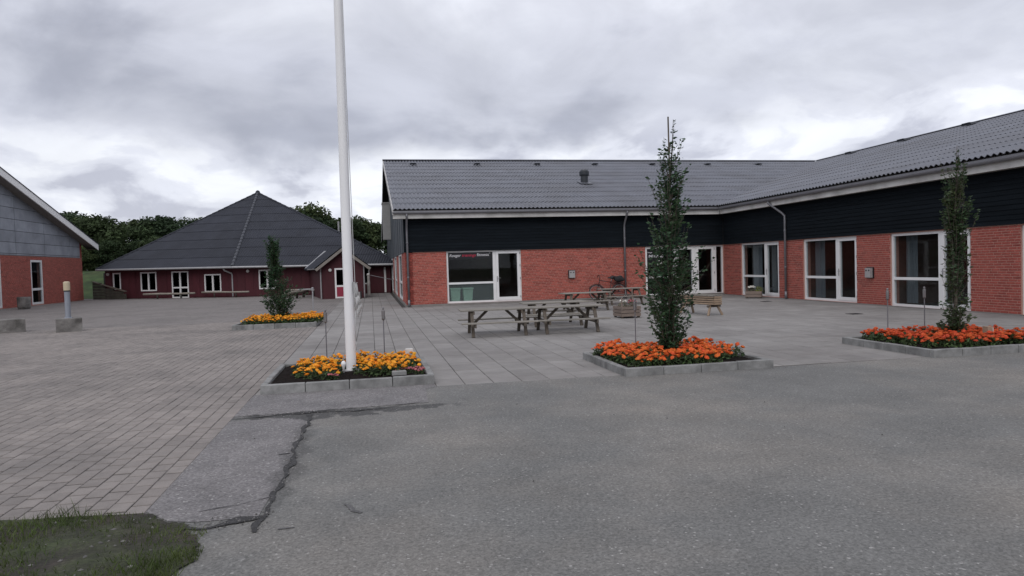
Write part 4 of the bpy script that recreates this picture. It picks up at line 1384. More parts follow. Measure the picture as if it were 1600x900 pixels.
def hip(p, r, mat):
    mb = MB()
    n = 26
    for i in range(n):
        a = p.lerp(apex, i / n); b = p.lerp(apex, (i + 1.12) / n if i < n - 1 else 1.0)
        mb.tube([a + V(0, 0, .04), b + V(0, 0, .03)], [r, r * .8], 8)
    return wpart('hip_tiles', mb, MT[mat], house)
hip(pa, .085, 'red_roof'); hip(pb, .12, 'hip'); hip(pc, .085, 'red_roof')
mb = MB(); mb.lathe([(0.22, 8.1), (0.14, 8.3), (0.02, 8.36)], 10, (apex.x, apex.y))
wpart('apex_cap', mb, MT['red_roof'], house)
mb = MB()
mb.tube([pa + V(0, -.06, -.02), pb + V(0, -.06, -.02)], 0.07, 8); mb.tube([pb + V(0, -.06, -.02), pc + V(0, -.06, -.02)], 0.07, 8)
wpart('gutter', mb, MT['galv'], house)
mb = MB()
mb.add([pa + V(0, 0, -.1), pb + V(0, 0, -.1), V(*FA.P(LAB, ez['B'] - .1)), V(*FA.P(0, ez['A'] - .1))], [(0, 1, 2, 3)])
mb.add([pb + V(0, 0, -.1), pc + V(0, 0, -.1), V(*FB.P(LBC, ez['C'] - .1)), V(*FB.P(0, ez['B'] - .1))], [(0, 1, 2, 3)])
wpart('soffit', mb, MT['soffit'], house)
mb = MB()
mb.tube([FA.P(10.65, 1.93, .5), FA.P(10.7, 1.8, .45), FA.P(10.95, 1.6, .1), FA.P(10.98, 1.5, .06), FA.P(10.98, 0.05, .06)], 0.05, 8)
wpart('downpipe', mb, MT['galv'], house)
mb = MB(); mb.tube([(-2.2, 52.6, 4.0), (-2.2, 52.6, 5.2)], 0.06, 8)
wpart('vent_pipe', mb, MT['galv'], house)
for p in (FA.P(0.3, 1.78, .06), FB.P(0.75, 1.72, .06)):
    mb = MB(); mb.torus(p, 0.06, 0.05, (uBC.y, -uBC.x, 0), 12, 6); mb.tube([p, (p[0], p[1] + .1, p[2])], .05, 8)
    wpart('wall_lamp', mb, MT['fascia'], house)
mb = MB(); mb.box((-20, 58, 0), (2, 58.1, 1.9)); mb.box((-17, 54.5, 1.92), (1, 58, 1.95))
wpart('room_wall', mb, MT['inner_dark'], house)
# porch
pl_, pr_ = V(-2.72, 40.22, 0), V(-0.40, 39.95, 0)
ux = (pr_ - pl_).normalized(); bk = V(-0.16, 0.987, 0).normalized()
LP = (pr_ - pl_).length
FP = Fr((pl_.x, pl_.y), (ux.x, ux.y), (ux.y, -ux.x))
H0, HA = 1.83, 2.72
mb = MB()
far = bk * 9.0
vs = [pl_, pr_, pr_ + V(0, 0, H0), pl_ + ux * LP / 2 + V(0, 0, HA), pl_ + V(0, 0, H0)]
mb.add([tuple(v) for v in vs] + [tuple(v + far) for v in vs], [(0, 1, 2, 3, 4), (1, 6, 7, 2), (0, 4, 9, 5)])
porch = wpart('porch', mb, MT['red_wall'], house)
mb = MB()
ov = 0.33
ap = pl_ + ux * LP / 2
sr = (HA - H0) / (LP / 2)
for s in (-1, 1):
    a = ap - bk * .35 + V(0, 0, HA + .06); b = ap - bk * .35 + ux * s * (LP / 2 + ov) + V(0, 0, HA + .06 - sr * (LP / 2 + ov))
    t = V(0, 0, .07)
    q = [a, b, b + bk * 9.3, a + bk * 9.3]
    mb.add([tuple(x) for x in q] + [tuple(x + t) for x in q], [(0, 1, 2, 3), (4, 7, 6, 5), (0, 4, 5, 1), (1, 5, 6, 2), (3, 2, 6, 7)])
wpart('porch_roof', mb, MT['red_roof'], porch)
for s in (-1, 1):
    b = ap - bk * .37 + ux * s * (LP / 2 + ov + .03) + V(0, 0, HA + .135 - sr * (LP / 2 + ov + .03))
    a = ap - bk * .37 + V(0, 0, HA + .135)
    S_ = (a - b); H_ = S_.length; S_.normalize()
    U_ = bk if s > 0 else bk
    n_ = U_.cross(S_); n_ = n_ if n_.z > 0 else -n_
    for k in range(2):
        roof_course(porch, b, U_, S_, n_, lambda v: 0.0, lambda v: 8.5, H_ * k / 2, H_ * (k + 1) / 2 - (.06 if k else 0), mat='red_roof', nper=6, lap=.06)
mb = MB()
for s in (-1, 1):
    a = ap - bk * .39 + V(0, 0, HA + .05); b = ap - bk * .39 + ux * s * (LP / 2 + ov) + V(0, 0, HA + .05 - sr * (LP / 2 + ov))
    mb.beam(a, b, 0.03, 0.15)
wpart('porch_barge', mb, MT['soffit'], porch)
mb = MB()
vs = ap - bk * .2
a_ = ap - ux * (LP / 2 + ov + .02) + V(0, 0, H0 - .12)
mb.beam(a_ - bk * .2, a_ + bk * 5.0, 0.08, 0.07)
mb.tube([tuple(pl_ + V(-.03, -.05, 1.8)), tuple(pl_ + V(-.03, -.05, 0.02))], 0.04, 8)
mb.tube([tuple(pr_ + V(.03, -.05, 1.8)), tuple(pr_ + V(.03, -.05, 0.02))], 0.04, 8)
wpart('porch_gutter', mb, MT['galv'], porch)
mb = MB()      # open valley flashing between porch roof and main roof
_n = (pc - pb).cross(apex - pb).normalized()
def on_roof(p):
    return p + bk * ((pb - p).dot(_n) / bk.dot(_n))
_r = on_roof(ap + V(0, 0, HA + .14)); _e = on_roof(ap - ux * (LP / 2 + ov) + V(0, 0, HA + .14 - sr * (LP / 2 + ov)))
mb.beam(_r + V(0, 0, .07), _e + V(0, 0, .07), 0.13, 0.04)
wpart('valley_flashing', mb, MT['galv'], porch)
mb = MB()
FP.ring(mb, 0.74, 1.58, 0.02, 1.72, 0.09, 0.0, 0.04)
FP.box(mb, 0.83, 1.49, 0.66, 0.76, 0.0, 0.038)
dr = wpart('porch_door', mb, MT['white'], house)
pane(FP, dr, 0.83, 1.49, 0.76, 1.63, 0.02, 'darkglass')
mb = MB(); FP.box(mb, 0.83, 1.49, 0.11, 0.66, 0.005, 0.026)
wpart('door_panel', mb, MT['red_door'], dr)
mb = MB(); p = FP.P(0.5, 1.62, .05); mb.torus(p, .05, .045, (0, 1, 0), 12, 6)
wpart('wall_lamp', mb, MT['fascia'], house)

# ------------------------------------------------------------------ small things near the red house
def log_rail(name, p, q, h, label, nposts, r=0.07, thick=None):
    t = thing(name, (p[0], p[1], 0), label, 'log rail', 'low log rails in front of the red house')
    a, b = V(p[0], p[1], h), V(q[0], q[1], h)
    mb = MB(); mb.tube([a, a.lerp(b, .33) + V(0, 0, .012), a.lerp(b, .66) - V(0, 0, .01), b], [r, r * 1.05, r * .95, r * .98], 10)
    wpart('rail', mb, MT['log'], t, smooth=True)
    for k in range(nposts):
        c = a.lerp(b, (k + .6) / (nposts + .2))
        mb = MB(); mb.tube([(c.x, c.y, 0), (c.x, c.y, h - r * .6)], r * .8, 8)
        wpart('post', mb, MT['timber'], t, smooth=True)
log_rail('log_rail', (-15.3, 51.4), (-11.75, 50.4), 0.33, 'low log rail in front of the glazed double door of the red house', 2)
log_rail('log_rail', (-11.3, 50.3), (-7.9, 49.0 - .9), 0.36, 'low log rail before the drainpipe on the red house', 2, 0.06)
log_rail('log_rail', (-4.75, 40.6), (-3.95, 45.2), 0.36, 'thick pale log rail running from the small yellow bed tree to the red house', 3, 0.10)
log_rail('log_rail', (-5.3, 46.2), (-2.9, 44.6), 0.42, 'thin log rail crossing behind the young tree in front of the red house', 2, 0.05)
t = thing('lamp_post', (-1.95, 24.3, 0), 'thin grey steel post with a short arm beside the far yellow flower bed', 'post')
mb = MB(); mb.tube([(0, 0, 0), (0, 0, 1.0)], 0.024, 10)
part('pole', mb, MT['galv'], t)
mb = MB(); mb.tube([(0, 0, 0.99), (-.5, .25, 0.98)], 0.018, 8); mb.tube([(0, 0, 0.2), (-.36, .1, 0.2)], 0.012, 8)
part('arm', mb, MT['galv'], t)
mb = MB(); mb.lathe([(0.04, 0.93), (0.04, 1.03), (0.02, 1.05)], 10)
part('collar', mb, MT['galv'], t)
t = thing('litter_bin', (-0.75, 39.3, 0), 'small grey litter bin standing right of the flagpole by the porch', 'bin')
mb = MB(); mb.box((-.22, -.16, .02), (.14, .2, .36)); part('bin_body', mb, MT['box'], t)
mb = MB(); mb.box((.145, -.17, 0), (.22, .21, .40)); mb.box((-.30, -.17, 0), (-.225, .21, .40)); part('bin_side', mb, MT['dark'], t)
t = thing('bollard_post', (-0.15, 44.4, 0), 'short pale post with a rope in front of the red house', 'post')
mb = MB(); mb.lathe([(0.10, 0), (0.10, .78), (0.075, .84), (0.075, 1.2), (0.1, 1.22), (0.1, 1.3), (0.03, 1.36)], 12)
part('pole', mb, MT['fascia'], t)
mb = MB(); mb.tube([(0.05, 0, 1.25), (.6, -.3, 1.12), (1.2, -.7, .98), (1.5, -.9, 0.93)], 0.016, 6)
part('rope', mb, MT['zinc'], t)
t = thing('concrete_tub', (-18.35, 41.75, 0), 'weathered round concrete planter tub against the brick hall', 'planter')
mb = MB(); mb.lathe([(0.26, 0), (0.31, .1), (0.33, .62), (0.32, .66), (0.28, .66), (0.27, .55)], 18)
part('tub', mb, MT['concrete'], t, smooth=False)
mb = MB(); mb.lathe([(0.26, .50), (0.0001, .56)], 14); part('soil', mb, MT['soil'], t)
# bollard light on its concrete block and the bare block beside it
def block(x, y, label, w=0.67, d=0.55, h=0.40, rz=.36):
    t = thing('concrete_block', (x, y, 0), label, 'concrete block', 'concrete blocks on the brick paving', rz)
    mb = MB(); mb.cbox((-w / 2, -d / 2, 0), (w / 2, d / 2, h), .015)
    part('block', mb, MT['concrete'], t)
    return t
block(-8.93, 23.0, 'weathered concrete block carrying the grey lamp bollard')
block(-10.80, 23.7, 'bare dark stained concrete block left of the lamp bollard', w=0.71, rz=.42)
t = thing('lamp_bollard', (-8.95, 23.0, .40), 'grey lamp bollard with cream head standing on a concrete block', 'bollard')
mb = MB(); mb.lathe([(0.11, 0), (0.11, .02), (0.075, .03), (0.075, .80)], 18); part('column', mb, MT['bollard'], t, smooth=False)
mb = MB(); mb.lathe([(0.085, .80), (0.085, .83)], 18); part('collar', mb, MT['dark'], t)
mb = MB(); mb.lathe([(0.088, .832), (0.09, 1.06), (0.088, 1.08), (0.05, 1.10)], 18); part('lamp_head', mb, MT['lamp_cream'], t)
# old timber retaining wall by the slope
t = thing('timber_wall', (-19.7, 55.0, 0), 'old dark timber wall stepping down beside the left corner of the red house', 'wall')
p0, p1 = V(-19.75, 55.2, 0), V(-16.9, 53.0, 0)
for k in range(6):
    z0, z1 = k * .2, k * .2 + .185
    t1 = min(1.0, (1.24 - z1) / 0.72 + 0.02)
    mb = MB(); mb.beam(p0 + V(0, 0, z0 + .09), p0.lerp(p1, max(.25, t1)) + V(0, 0, z0 + .09), 0.10, 0.185)
    wpart('plank', mb, MT['timber'], t)
mb = MB(); mb.beam(p0 + V(0, 0, 1.27), p1 + V(0, 0, .54), 0.2, 0.07); wpart('coping', mb, MT['wood_leg'], t)

# ------------------------------------------------------------------ grass bank and woodland behind
def bank():
    mb = MB()
    nx, ny = 60, 24
    vs = []
    for j in range(ny + 1):
        for i in range(nx + 1):
            x = -60 + 75 * i / nx; y = 56.5 + 40 * j / ny
            t = min(1, max(0, (y - 56.5) / 9)); h = 2.2 * t * t * (3 - 2 * t)
            edge = min(1, max(0, (-15 - x) / 6)) if y < 66 else 1.0
            h = h * max(edge, min(1, max(0, (y - 62) / 10)))
            vs.append((x, y, h - .03 + 0.10 * math.sin(x * 1.7 + y) * math.sin(y * 1.3) * t))
    for j in range(ny):
        for i in range(nx):
            a = j * (nx + 1) + i
            mb.f.append((a, a + 1, a + nx + 2, a + nx + 1))
    mb.v = vs; mb.m = [0] * len(mb.f)
    o = link('grass_bank', mb.mesh('grass_bank', MT['bank'], True))
    tag(o, 'rough green grass bank rising between the hall and the red house', kind='structure')
bank()
def far_crown(seed, H, W, n):
    r = np.random.default_rng(seed)
    nl = 20
    cz = r.uniform(0.10, 0.92, nl)
    ca = r.uniform(0, 6.283, nl)
    cr = W * 0.5 * np.sqrt(r.uniform(0, 1, nl)) * np.interp(cz, [0.2, 0.5, 0.8, 1.0], [0.9, 1.0, 0.7, 0.3])
    C = np.stack([cr * np.cos(ca), cr * np.sin(ca), cz * H], 1)
    S = r.uniform(0.16, 0.30, nl) * W
    li = r.integers(0, nl, n)
    d = r.normal(size=(n, 3)); d /= np.linalg.norm(d, axis=1)[:, None]
    rad = S[li] * r.uniform(0.35, 1.12, n) ** 0.6
    P = C[li] + d * rad[:, None] * np.array([1, 1, .85])
    # a leader with a few spikes at the top
    m = n // 14
    k = r.integers(0, 3, m)
    top = np.array([[0, 0, H], [W * .2, 0.1, H * .93], [-W * .22, -.2, H * .9]])
    tt = r.uniform(0, 1, m)
    P[:m] = top[k] - np.stack([np.zeros(m), np.zeros(m), tt * H * .22], 1) + r.normal(size=(m, 3)) * (0.06 + tt[:, None] * .32)
    nrm = d + r.normal(size=(n, 3)) * .6
    nrm /= np.linalg.norm(nrm, axis=1)[:, None]
    a = np.cross(nrm, r.normal(size=(n, 3))); a /= np.linalg.norm(a, axis=1)[:, None]
    b = np.cross(nrm, a)
    s = r.uniform(0.10, 0.26, n)[:, None]
    vs = np.concatenate([P - a * s, P - b * s * .6, P + a * s, P + b * s * .6], 1).reshape(-1, 3)
    return vs
def quads_mesh(name, vs, mat, smooth=False):
    n = len(vs) // 4
    me = bpy.data.meshes.new(name)
    me.vertices.add(len(vs)); me.vertices.foreach_set('co', np.asarray(vs, dtype=np.float32).ravel())
    me.loops.add(n * 4); me.loops.foreach_set('vertex_index', np.arange(n * 4, dtype=np.int32))
    me.polygons.add(n); me.polygons.foreach_set('loop_start', np.arange(0, n * 4, 4, dtype=np.int32))
    me.polygons.foreach_set('loop_total', np.full(n, 4, dtype=np.int32))
    me.update(calc_edges=True); me.validate()
    me.materials.append(mat)
    return me
def woodland():
    crowns = [quads_mesh('crown', far_crown(40 + k, 8.0, 5.2 + .4 * k, 7000), MT['far_leaf']) for k in range(4)]
    mb = MB(); mb.tube([(0, 0, -.4), (.05, 0, 2.5), (-.05, .1, 6.0)], [.24, .18, .05], 8)
    for a in (0.4, 2.4, 4.3):
        mb.tube([(0, 0, 2.0), (math.cos(a) * 1.2, math.sin(a) * 1.2, 3.9), (math.cos(a) * 1.8, math.sin(a) * 1.8, 5.2)], [.1, .06, .02], 6)
    tm = mb.mesh('trunk', MT['bark'], True)
    spots = []
    for i in range(16):
        spots.append((-41 + i * 2.35 + random.uniform(-.5, .5), 72 + random.uniform(-2, 3), random.uniform(.86, 1.08)))
    for i in range(9):
        spots.append((-9 + i * 1.75 + random.uniform(-.4, .4), 74 + random.uniform(-2, 3), random.uniform(.90, 1.08)))
    for i in range(14):
        spots.append((-44 + i * 3.2, 79 + random.uniform(-1, 3), random.uniform(.9, 1.1)))
    for i in range(12):
        spots.append((-40 + i * 2.1 + random.uniform(-.6, .6), 68 + random.uniform(-1, 1), random.uniform(.50, .66)))
    for i, (x, y, s) in enumerate(spots):
        zg = 2.1 if x < 10 else 0
        t = thing('woodland_tree', (x, y, zg), 'dark leafy tree in the wood behind the buildings', 'tree', 'trees of the wood behind the buildings', random.uniform(0, 6.28))
        zt_ = np.interp(x * 75 / y, [-30, -24, -20, -17, -14, -9.8, -8.2, -6.5, -4, 0, 3, 8], [8.3, 7.4, 7.9, 7.3, 7.2, 7.0, 8.3, 8.5, 8.0, 7.2, 6.6, 4.0])
        zt_ = 1.6 + (zt_ - 1.6) * y / 75
        small = s < .7
        s = (zt_ - zg) / 8.15 * (random.uniform(.5, .62) if small else random.uniform(.90, 1.03))
        t.scale = (s * 1.3, s * 1.3, s)
        link('trunk', tm, t); link('crown', crowns[i % 4], t)
woodland()

# ------------------------------------------------------------------ flower beds
def bed(x0, x1, y0, y1, h, label, nx, ny, soil_dh=0.035):
    t = thing('flower_bed', ((x0 + x1) / 2, (y0 + y1) / 2, 0), label, 'flower bed', 'raised square flower beds')
    w = 0.085
    def stone(a, b):
        mb = MB(); mb.cbox((a[0], a[1], -.05), (b[0], b[1], h + random.uniform(-.004, .004)), .008)
        wpart('kerb_stone', mb, MT['kerb'], t)
    j = .005
    for k in range(nx):
        a = x0 + (x1 - x0) * k / nx; b = x0 + (x1 - x0) * (k + 1) / nx
        stone((a + j, y0, 0), (b - j, y0 + w, 0)); stone((a + j, y1 - w, 0), (b - j, y1, 0))
    for k in range(ny):
        a = y0 + w + (y1 - y0 - 2 * w) * k / ny; b = y0 + w + (y1 - y0 - 2 * w) * (k + 1) / ny
        stone((x0, a + j, 0), (x0 + w, b - j, 0)); stone((x1 - w, a + j, 0), (x1, b - j, 0))
    mb = MB()
    n = 26
    vs = []
    for jj in range(n + 1):
        for ii in range(n + 1):
            x = x0 + w + .002 + (x1 - x0 - 2 * w - .004) * ii / n; y = y0 + w + .002 + (y1 - y0 - 2 * w - .004) * jj / n
            e = min(ii, n - ii, jj, n - jj)
            vs.append((x, y, h - soil_dh + (0.02 * random.random() + 0.012 * min(e, 5) / 5 if e > 0 else -.01)))
    mb.add(vs, [(a * (n + 1) + b, a * (n + 1) + b + 1, (a + 1) * (n + 1) + b + 1, (a + 1) * (n + 1) + b) for a in range(n) for b in range(n)])
    wpart('soil', mb, MT['soil'], t, smooth=True)
    return t
bed(-1.47, 0.81, 9.46, 11.55, .128, 'kerbed flower bed of yellow marigolds around the white flagpole', 4, 4)
bed(-3.86, -1.57, 20.45, 22.7, .14, 'far kerbed bed of yellow marigolds around a small tree on the brick paving', 4, 4)
bed(3.42, 5.70, 9.06, 11.05, .118, 'kerbed bed of orange marigolds around the tall young tree before the picnic tables', 4, 4)
bed(8.36, 10.95, 9.0, 11.1, .122, 'kerbed bed of deep orange marigolds at the right edge before the brick wing', 5, 4)

def blossom_mesh(name, mat, seed, r=0.033):
    rr = np.random.default_rng(seed)
    mb = MB()
    # ruffled pompom: petals laid like scales over a low dome
    for n, th in ((10, 1.45), (10, 1.1), (7, .72), (4, .34)):
        for k in range(n):
            a = 6.283 * (k + rr.uniform(-.25, .25)) / n
            t_ = th + rr.uniform(-.1, .1)
            d = V(math.sin(t_) * math.cos(a), math.sin(t_) * math.sin(a), math.cos(t_) * .72)
            c_ = d * r * rr.uniform(.88, 1.05)
            out_ = V(math.cos(t_) * math.cos(a), math.cos(t_) * math.sin(a), -math.sin(t_) * .72)
            sd = V(-math.sin(a), math.cos(a), 0)
            l = r * .34; w = r * .30
            mb.add([c_ - out_ * l * .7 - d * r * .12, c_ + sd * w, c_ + out_ * l + d * r * rr.uniform(.0, .14), c_ - sd * w], [(0, 1, 2, 3)])
    mb.lathe([(r * .35, -r * .35), (r * .82, -r * .05), (r * .78, r * .25), (r * .5, r * .5), (r * .1, r * .66)], 8)
    return mb.mesh(name, mat)
YB = [blossom_mesh('blossom', MT['mari_yellow'], 70 + k, 0.031) for k in range(3)]
OB = [blossom_mesh('blossom', MT['mari_orange'], 80 + k, 0.033) for k in range(3)]
DB = [blossom_mesh('blossom', MT['mari_deep'], 85 + k, 0.033) for k in range(3)]
PB = blossom_mesh('blossom', MT['pink'], 91, 0.03)
WB = blossom_mesh('blossom', MT['white_petal'], 92, 0.04)
def leaf_quads(r, n, R_, H, size, flat=0.5):
    d = r.normal(size=(n, 3)); d /= np.linalg.norm(d, axis=1)[:, None]
    d[:, 2] = np.abs(d[:, 2])
    P = d * (r.uniform(.3, 1.0, n) ** .5)[:, None] * np.array([R_, R_, H])
    nrm = d * .6 + r.normal(size=(n, 3)) * .5 + np.array([0, 0, flat])
    nrm /= np.linalg.norm(nrm, axis=1)[:, None]
    a = np.cross(nrm, r.normal(size=(n, 3))); a /= np.linalg.norm(a, axis=1)[:, None]
    b = np.cross(nrm, a)
    s = r.uniform(.6, 1.2, n)[:, None] * size
    return np.concatenate([P - a * s, P - b * s * .38, P + a * s, P + b * s * .38], 1).reshape(-1, 3)
ML = [quads_mesh('foliage', leaf_quads(np.random.default_rng(20 + k), 110, .125, .155, .032), MT['mari_leaf']) for k in range(4)]
def marigold(x, y, z, blooms, label, group, nb, sc=1.0):
    t = link('marigold', random.choice(ML), None, (x, y, z), (0, 0, random.uniform(0, 6.28)), (sc, sc, sc * random.uniform(.85, 1.15)))
    tag(t, label, 'flower', group)
    for k in range(nb):
        a = k * 2.4 + random.uniform(-.3, .3)
        rr = 0.125 * math.sqrt((k + .5) / nb)
        zz = 0.16 * math.sqrt(max(0.05, 1 - (rr / .145) ** 2)) + random.uniform(-.012, .02)
        s = random.choice((random.uniform(.45, .7), random.uniform(.75, 1.05), random.uniform(.9, 1.25)))
        link('blossom', random.choice(blooms), t, (rr * math.cos(a), rr * math.sin(a), zz), (random.uniform(-.4, .4) - math.sin(a) * rr * 3.5, random.uniform(-.4, .4) + math.cos(a) * rr * 3.5, a), (s, s, s * random.uniform(.8, 1.1)))
def plant_bed(pts, z, blooms, label, group, nb, sc=1.0):
    for x, y in pts:
        marigold(x + random.uniform(-.035, .035), y + random.uniform(-.035, .035), z, blooms, label, group, random.choice(nb), sc * random.uniform(.88, 1.1))
pts = []
for ix in range(9):
    for iy in range(6):
        x = -1.05 + ix * .2 + (iy % 2) * .1; y = 9.86 + iy * .25
        if abs(x + .32) < .13 and iy < 4: continue
        if x > 0.42 and iy < 2: continue
        if x > 0.62: continue
        if x < -0.95 and iy in (0, 5): continue
        pts.append((x, y))
plant_bed(pts, .105, YB, 'yellow marigold in the kerbed bed around the flagpole', 'yellow marigolds around the flagpole', (8, 9, 10, 11), 1.04)
pts = [(-3.5 + ix * .26 + (iy % 2) * .13, 20.78 + iy * .3) for ix in range(8) for iy in range(6) if not (-3.5 + ix * .26 < -3.3 and iy == 5)]
plant_bed(pts, .115, YB, 'golden marigold in the far bed around the small tree on the brick paving', 'golden marigolds in the far bed', (9, 10, 11), 1.18)
pts = []
for ix in range(10):
    for iy in range(8):
        x = 3.60 + ix * .205 + (iy % 2) * .1; y = 9.28 + iy * .22
        if x > 5.50: continue
        if x > 5.0 and iy < 1: continue
        if x > 5.3 and iy < 2: continue
        if random.random() < .06: continue
        pts.append((x, y))
plant_bed(pts, .095, OB, 'orange marigold in the bed around the tall tree before the picnic tables', 'orange marigolds around the tall tree', (8, 9, 10, 11), 1.06)
pts = []
for ix in range(11):
    for iy in range(8):
        x = 8.62 + ix * .205 + (iy % 2) * .1; y = 9.28 + iy * .215
        if x > 10.75: continue
        if x < 8.85 and iy < 1: continue
        if random.random() < .05: continue
        pts.append((x, y))
plant_bed(pts, .10, DB, 'deep orange marigold in the bed at the right edge before the brick wing', 'orange marigolds at the right edge', (9, 10, 11, 12), 1.05)
for k, (x, y) in enumerate(((0.34, 9.86), (0.50, 9.88), (0.62, 9.76), (0.64, 9.98), (-.55, 9.72))):
    t = link('pink_begonia', ML[k % 4], None, (x, y, .105), (0, 0, k), (.62, .62, .55))
    tag(t, 'low pink begonia among the yellow marigolds near the flagpole', 'flower', 'pink begonias in the flagpole bed')
    for j in range(8):
        a = j * 2.4; rr = .04 + .09 * j / 8
        link('blossom', PB, t, (rr * math.cos(a), rr * math.sin(a), .13 + random.uniform(-.03, .02)), (random.uniform(-.5, .5), random.uniform(-.5, .5), a))
t = thing('ground_spike_lamp', (-.42, 10.02, .13), 'small white ball lamp at the foot of the flagpole', 'lamp')
mb = MB(); mb.lathe([(.004, 0), (.02, .10), (.036, .135), (.036, .155), (.02, .185), (.004, .19)], 12); part('globe', mb, MT['white'], t, smooth=True)
mb = MB(); mb.tube([(0, 0, -.05), (0, 0, .11)], .008, 6); part('spike', mb, MT['dark'], t)
t = thing('bed_edging_stone', (0.34, 9.72, .13), 'pale flat stone lying among flowers in the flagpole bed', 'stone')
mb = MB(); mb.cbox((-.1, -.04, -.01), (.1, .04, .05), .012); part('stone', mb, MT['kerb'], t)
t = thing('socket_post', (0.55, 10.95, .12), 'small pale outdoor socket box at the back of the flagpole bed', 'socket box')
mb = MB(); mb.cbox((-.06, -.04, .06), (.06, .04, .22), .01); part('box', mb, MT['fascia'], t)
mb = MB(); mb.box((-.015, -.01, -.03), (.015, .01, .06)); part('stake', mb, MT['galv'], t)
t = thing('wooden_stake', (9.98, 9.62, .12), 'short square wooden stake among orange marigolds at the right edge', 'stake')
mb = MB(); mb.box((-.05, -.05, -.04), (.05, .05, .24)); part('stake', mb, MT['wood_tan'], t)
mb = MB(); mb.cbox((.052, -.03, .14), (.085, .03, .22), .006); part('socket', mb, MT['fascia'], t)

# ------------------------------------------------------------------ flagpole
t = thing('flagpole', (-.33, 10.5, 0), 'tall white flagpole standing in the kerbed bed of yellow marigolds', 'flagpole')
mb = MB(); mb.lathe([(0.076, 0), (0.0745, .12), (0.070, 2.6), (0.061, 5.4), (0.050, 8.6), (0.042, 10.2)], 24)
part('pole', mb, MT['pole'], t, smooth=True)
mb = MB(); mb.lathe([(0.05, 10.2), (0.075, 10.25), (0.08, 10.32), (0.03, 10.4)], 16); part('finial', mb, MT['pole'], t, smooth=True)
mb = MB(); mb.box((-.13, -.13, .05), (.13, .13, .12)); part('base_plate', mb, MT['galv'], t)
mb = MB(); mb.box((.064, -.06, 1.26), (.10, -.03, 1.42)); mb.tube([(.09, -.045, 1.29), (.135, -.045, 1.27)], .007, 6); mb.tube([(.09, -.045, 1.39), (.135, -.045, 1.41)], .007, 6)
part('cleat', mb, MT['galv'], t)
mb = MB()
mb.tube([(.046, -.03, 9.9), (.075, -.05, 4.0), (.098, -.055, 1.42), (.105, -.055, 1.34)], .006, 6)
def strand(pts, r=.0055):
    for a, b in zip(pts, pts[1:]):
        mb.tube([a, b], r, 6)
for k in range(5):
    q = .006 * k
    strand([(.098 + q, -.058 + q, 1.40), (.105 + q * 1.6, -.064, 1.22), (.122 + q * 2.2, -.066, 1.02 + .02 * k), (.130 + q * 2, -.064, .90 + .03 * k)])
    strand([(.130 + q * 2, -.064, .90 + .03 * k), (.112 + q, -.07, 1.0 + .02 * k), (.100 + q, -.066, 1.2), (.098, -.06, 1.34)])
    mb.tube([(.092, -.075 + .004 * k, 1.30 + .012 * k), (.112, -.05 + .004 * k, 1.38 - .012 * k)], .006, 6)
strand([(.085, -.075, 1.42), (.088, -.08, 1.0), (.083, -.078, .55), (.086, -.08, .42)], .005)
part('halyard', mb, MT['rope'], t, smooth=True)

# ------------------------------------------------------------------ torches
def torch(x, y, label, h=0.98):
    t = thing('garden_torch', (x, y, .12), label, 'garden torch', 'metal garden torches in the beds')
    z = h - .12
    mb = MB(); mb.tube([(0, 0, -.1), (0, 0, z - .21)], .009, 8); part('stake', mb, MT['zinc'], t)
    mb = MB(); mb.lathe([(.008, z - .215), (.022, z - .20), (.027, z - .19), (.027, z - .055), (.021, z - .045)], 14); part('canister', mb, MT['torch'], t)
    mb = MB(); mb.lathe([(.026, z - .044), (.014, z - .036), (.014, z - .02), (.022, z - .016), (.018, z), (.004, z + .006)], 12); part('snuffer', mb, MT['torch'], t)
torch(-.73, 11.35, 'garden torch left of the white flagpole')
torch(.175, 11.35, 'garden torch right of the white flagpole')
torch(4.30, 11.0 - .12, 'garden torch left of the tall tree in orange marigolds')
torch(4.97, 11.0 - .1, 'garden torch hidden behind the tall tree in orange marigolds', .7)
torch(9.20, 10.95, 'left garden torch in front of the brick wing, rusty and thin')
torch(9.98, 10.95, 'garden torch just left of the young tree before the brick wing')

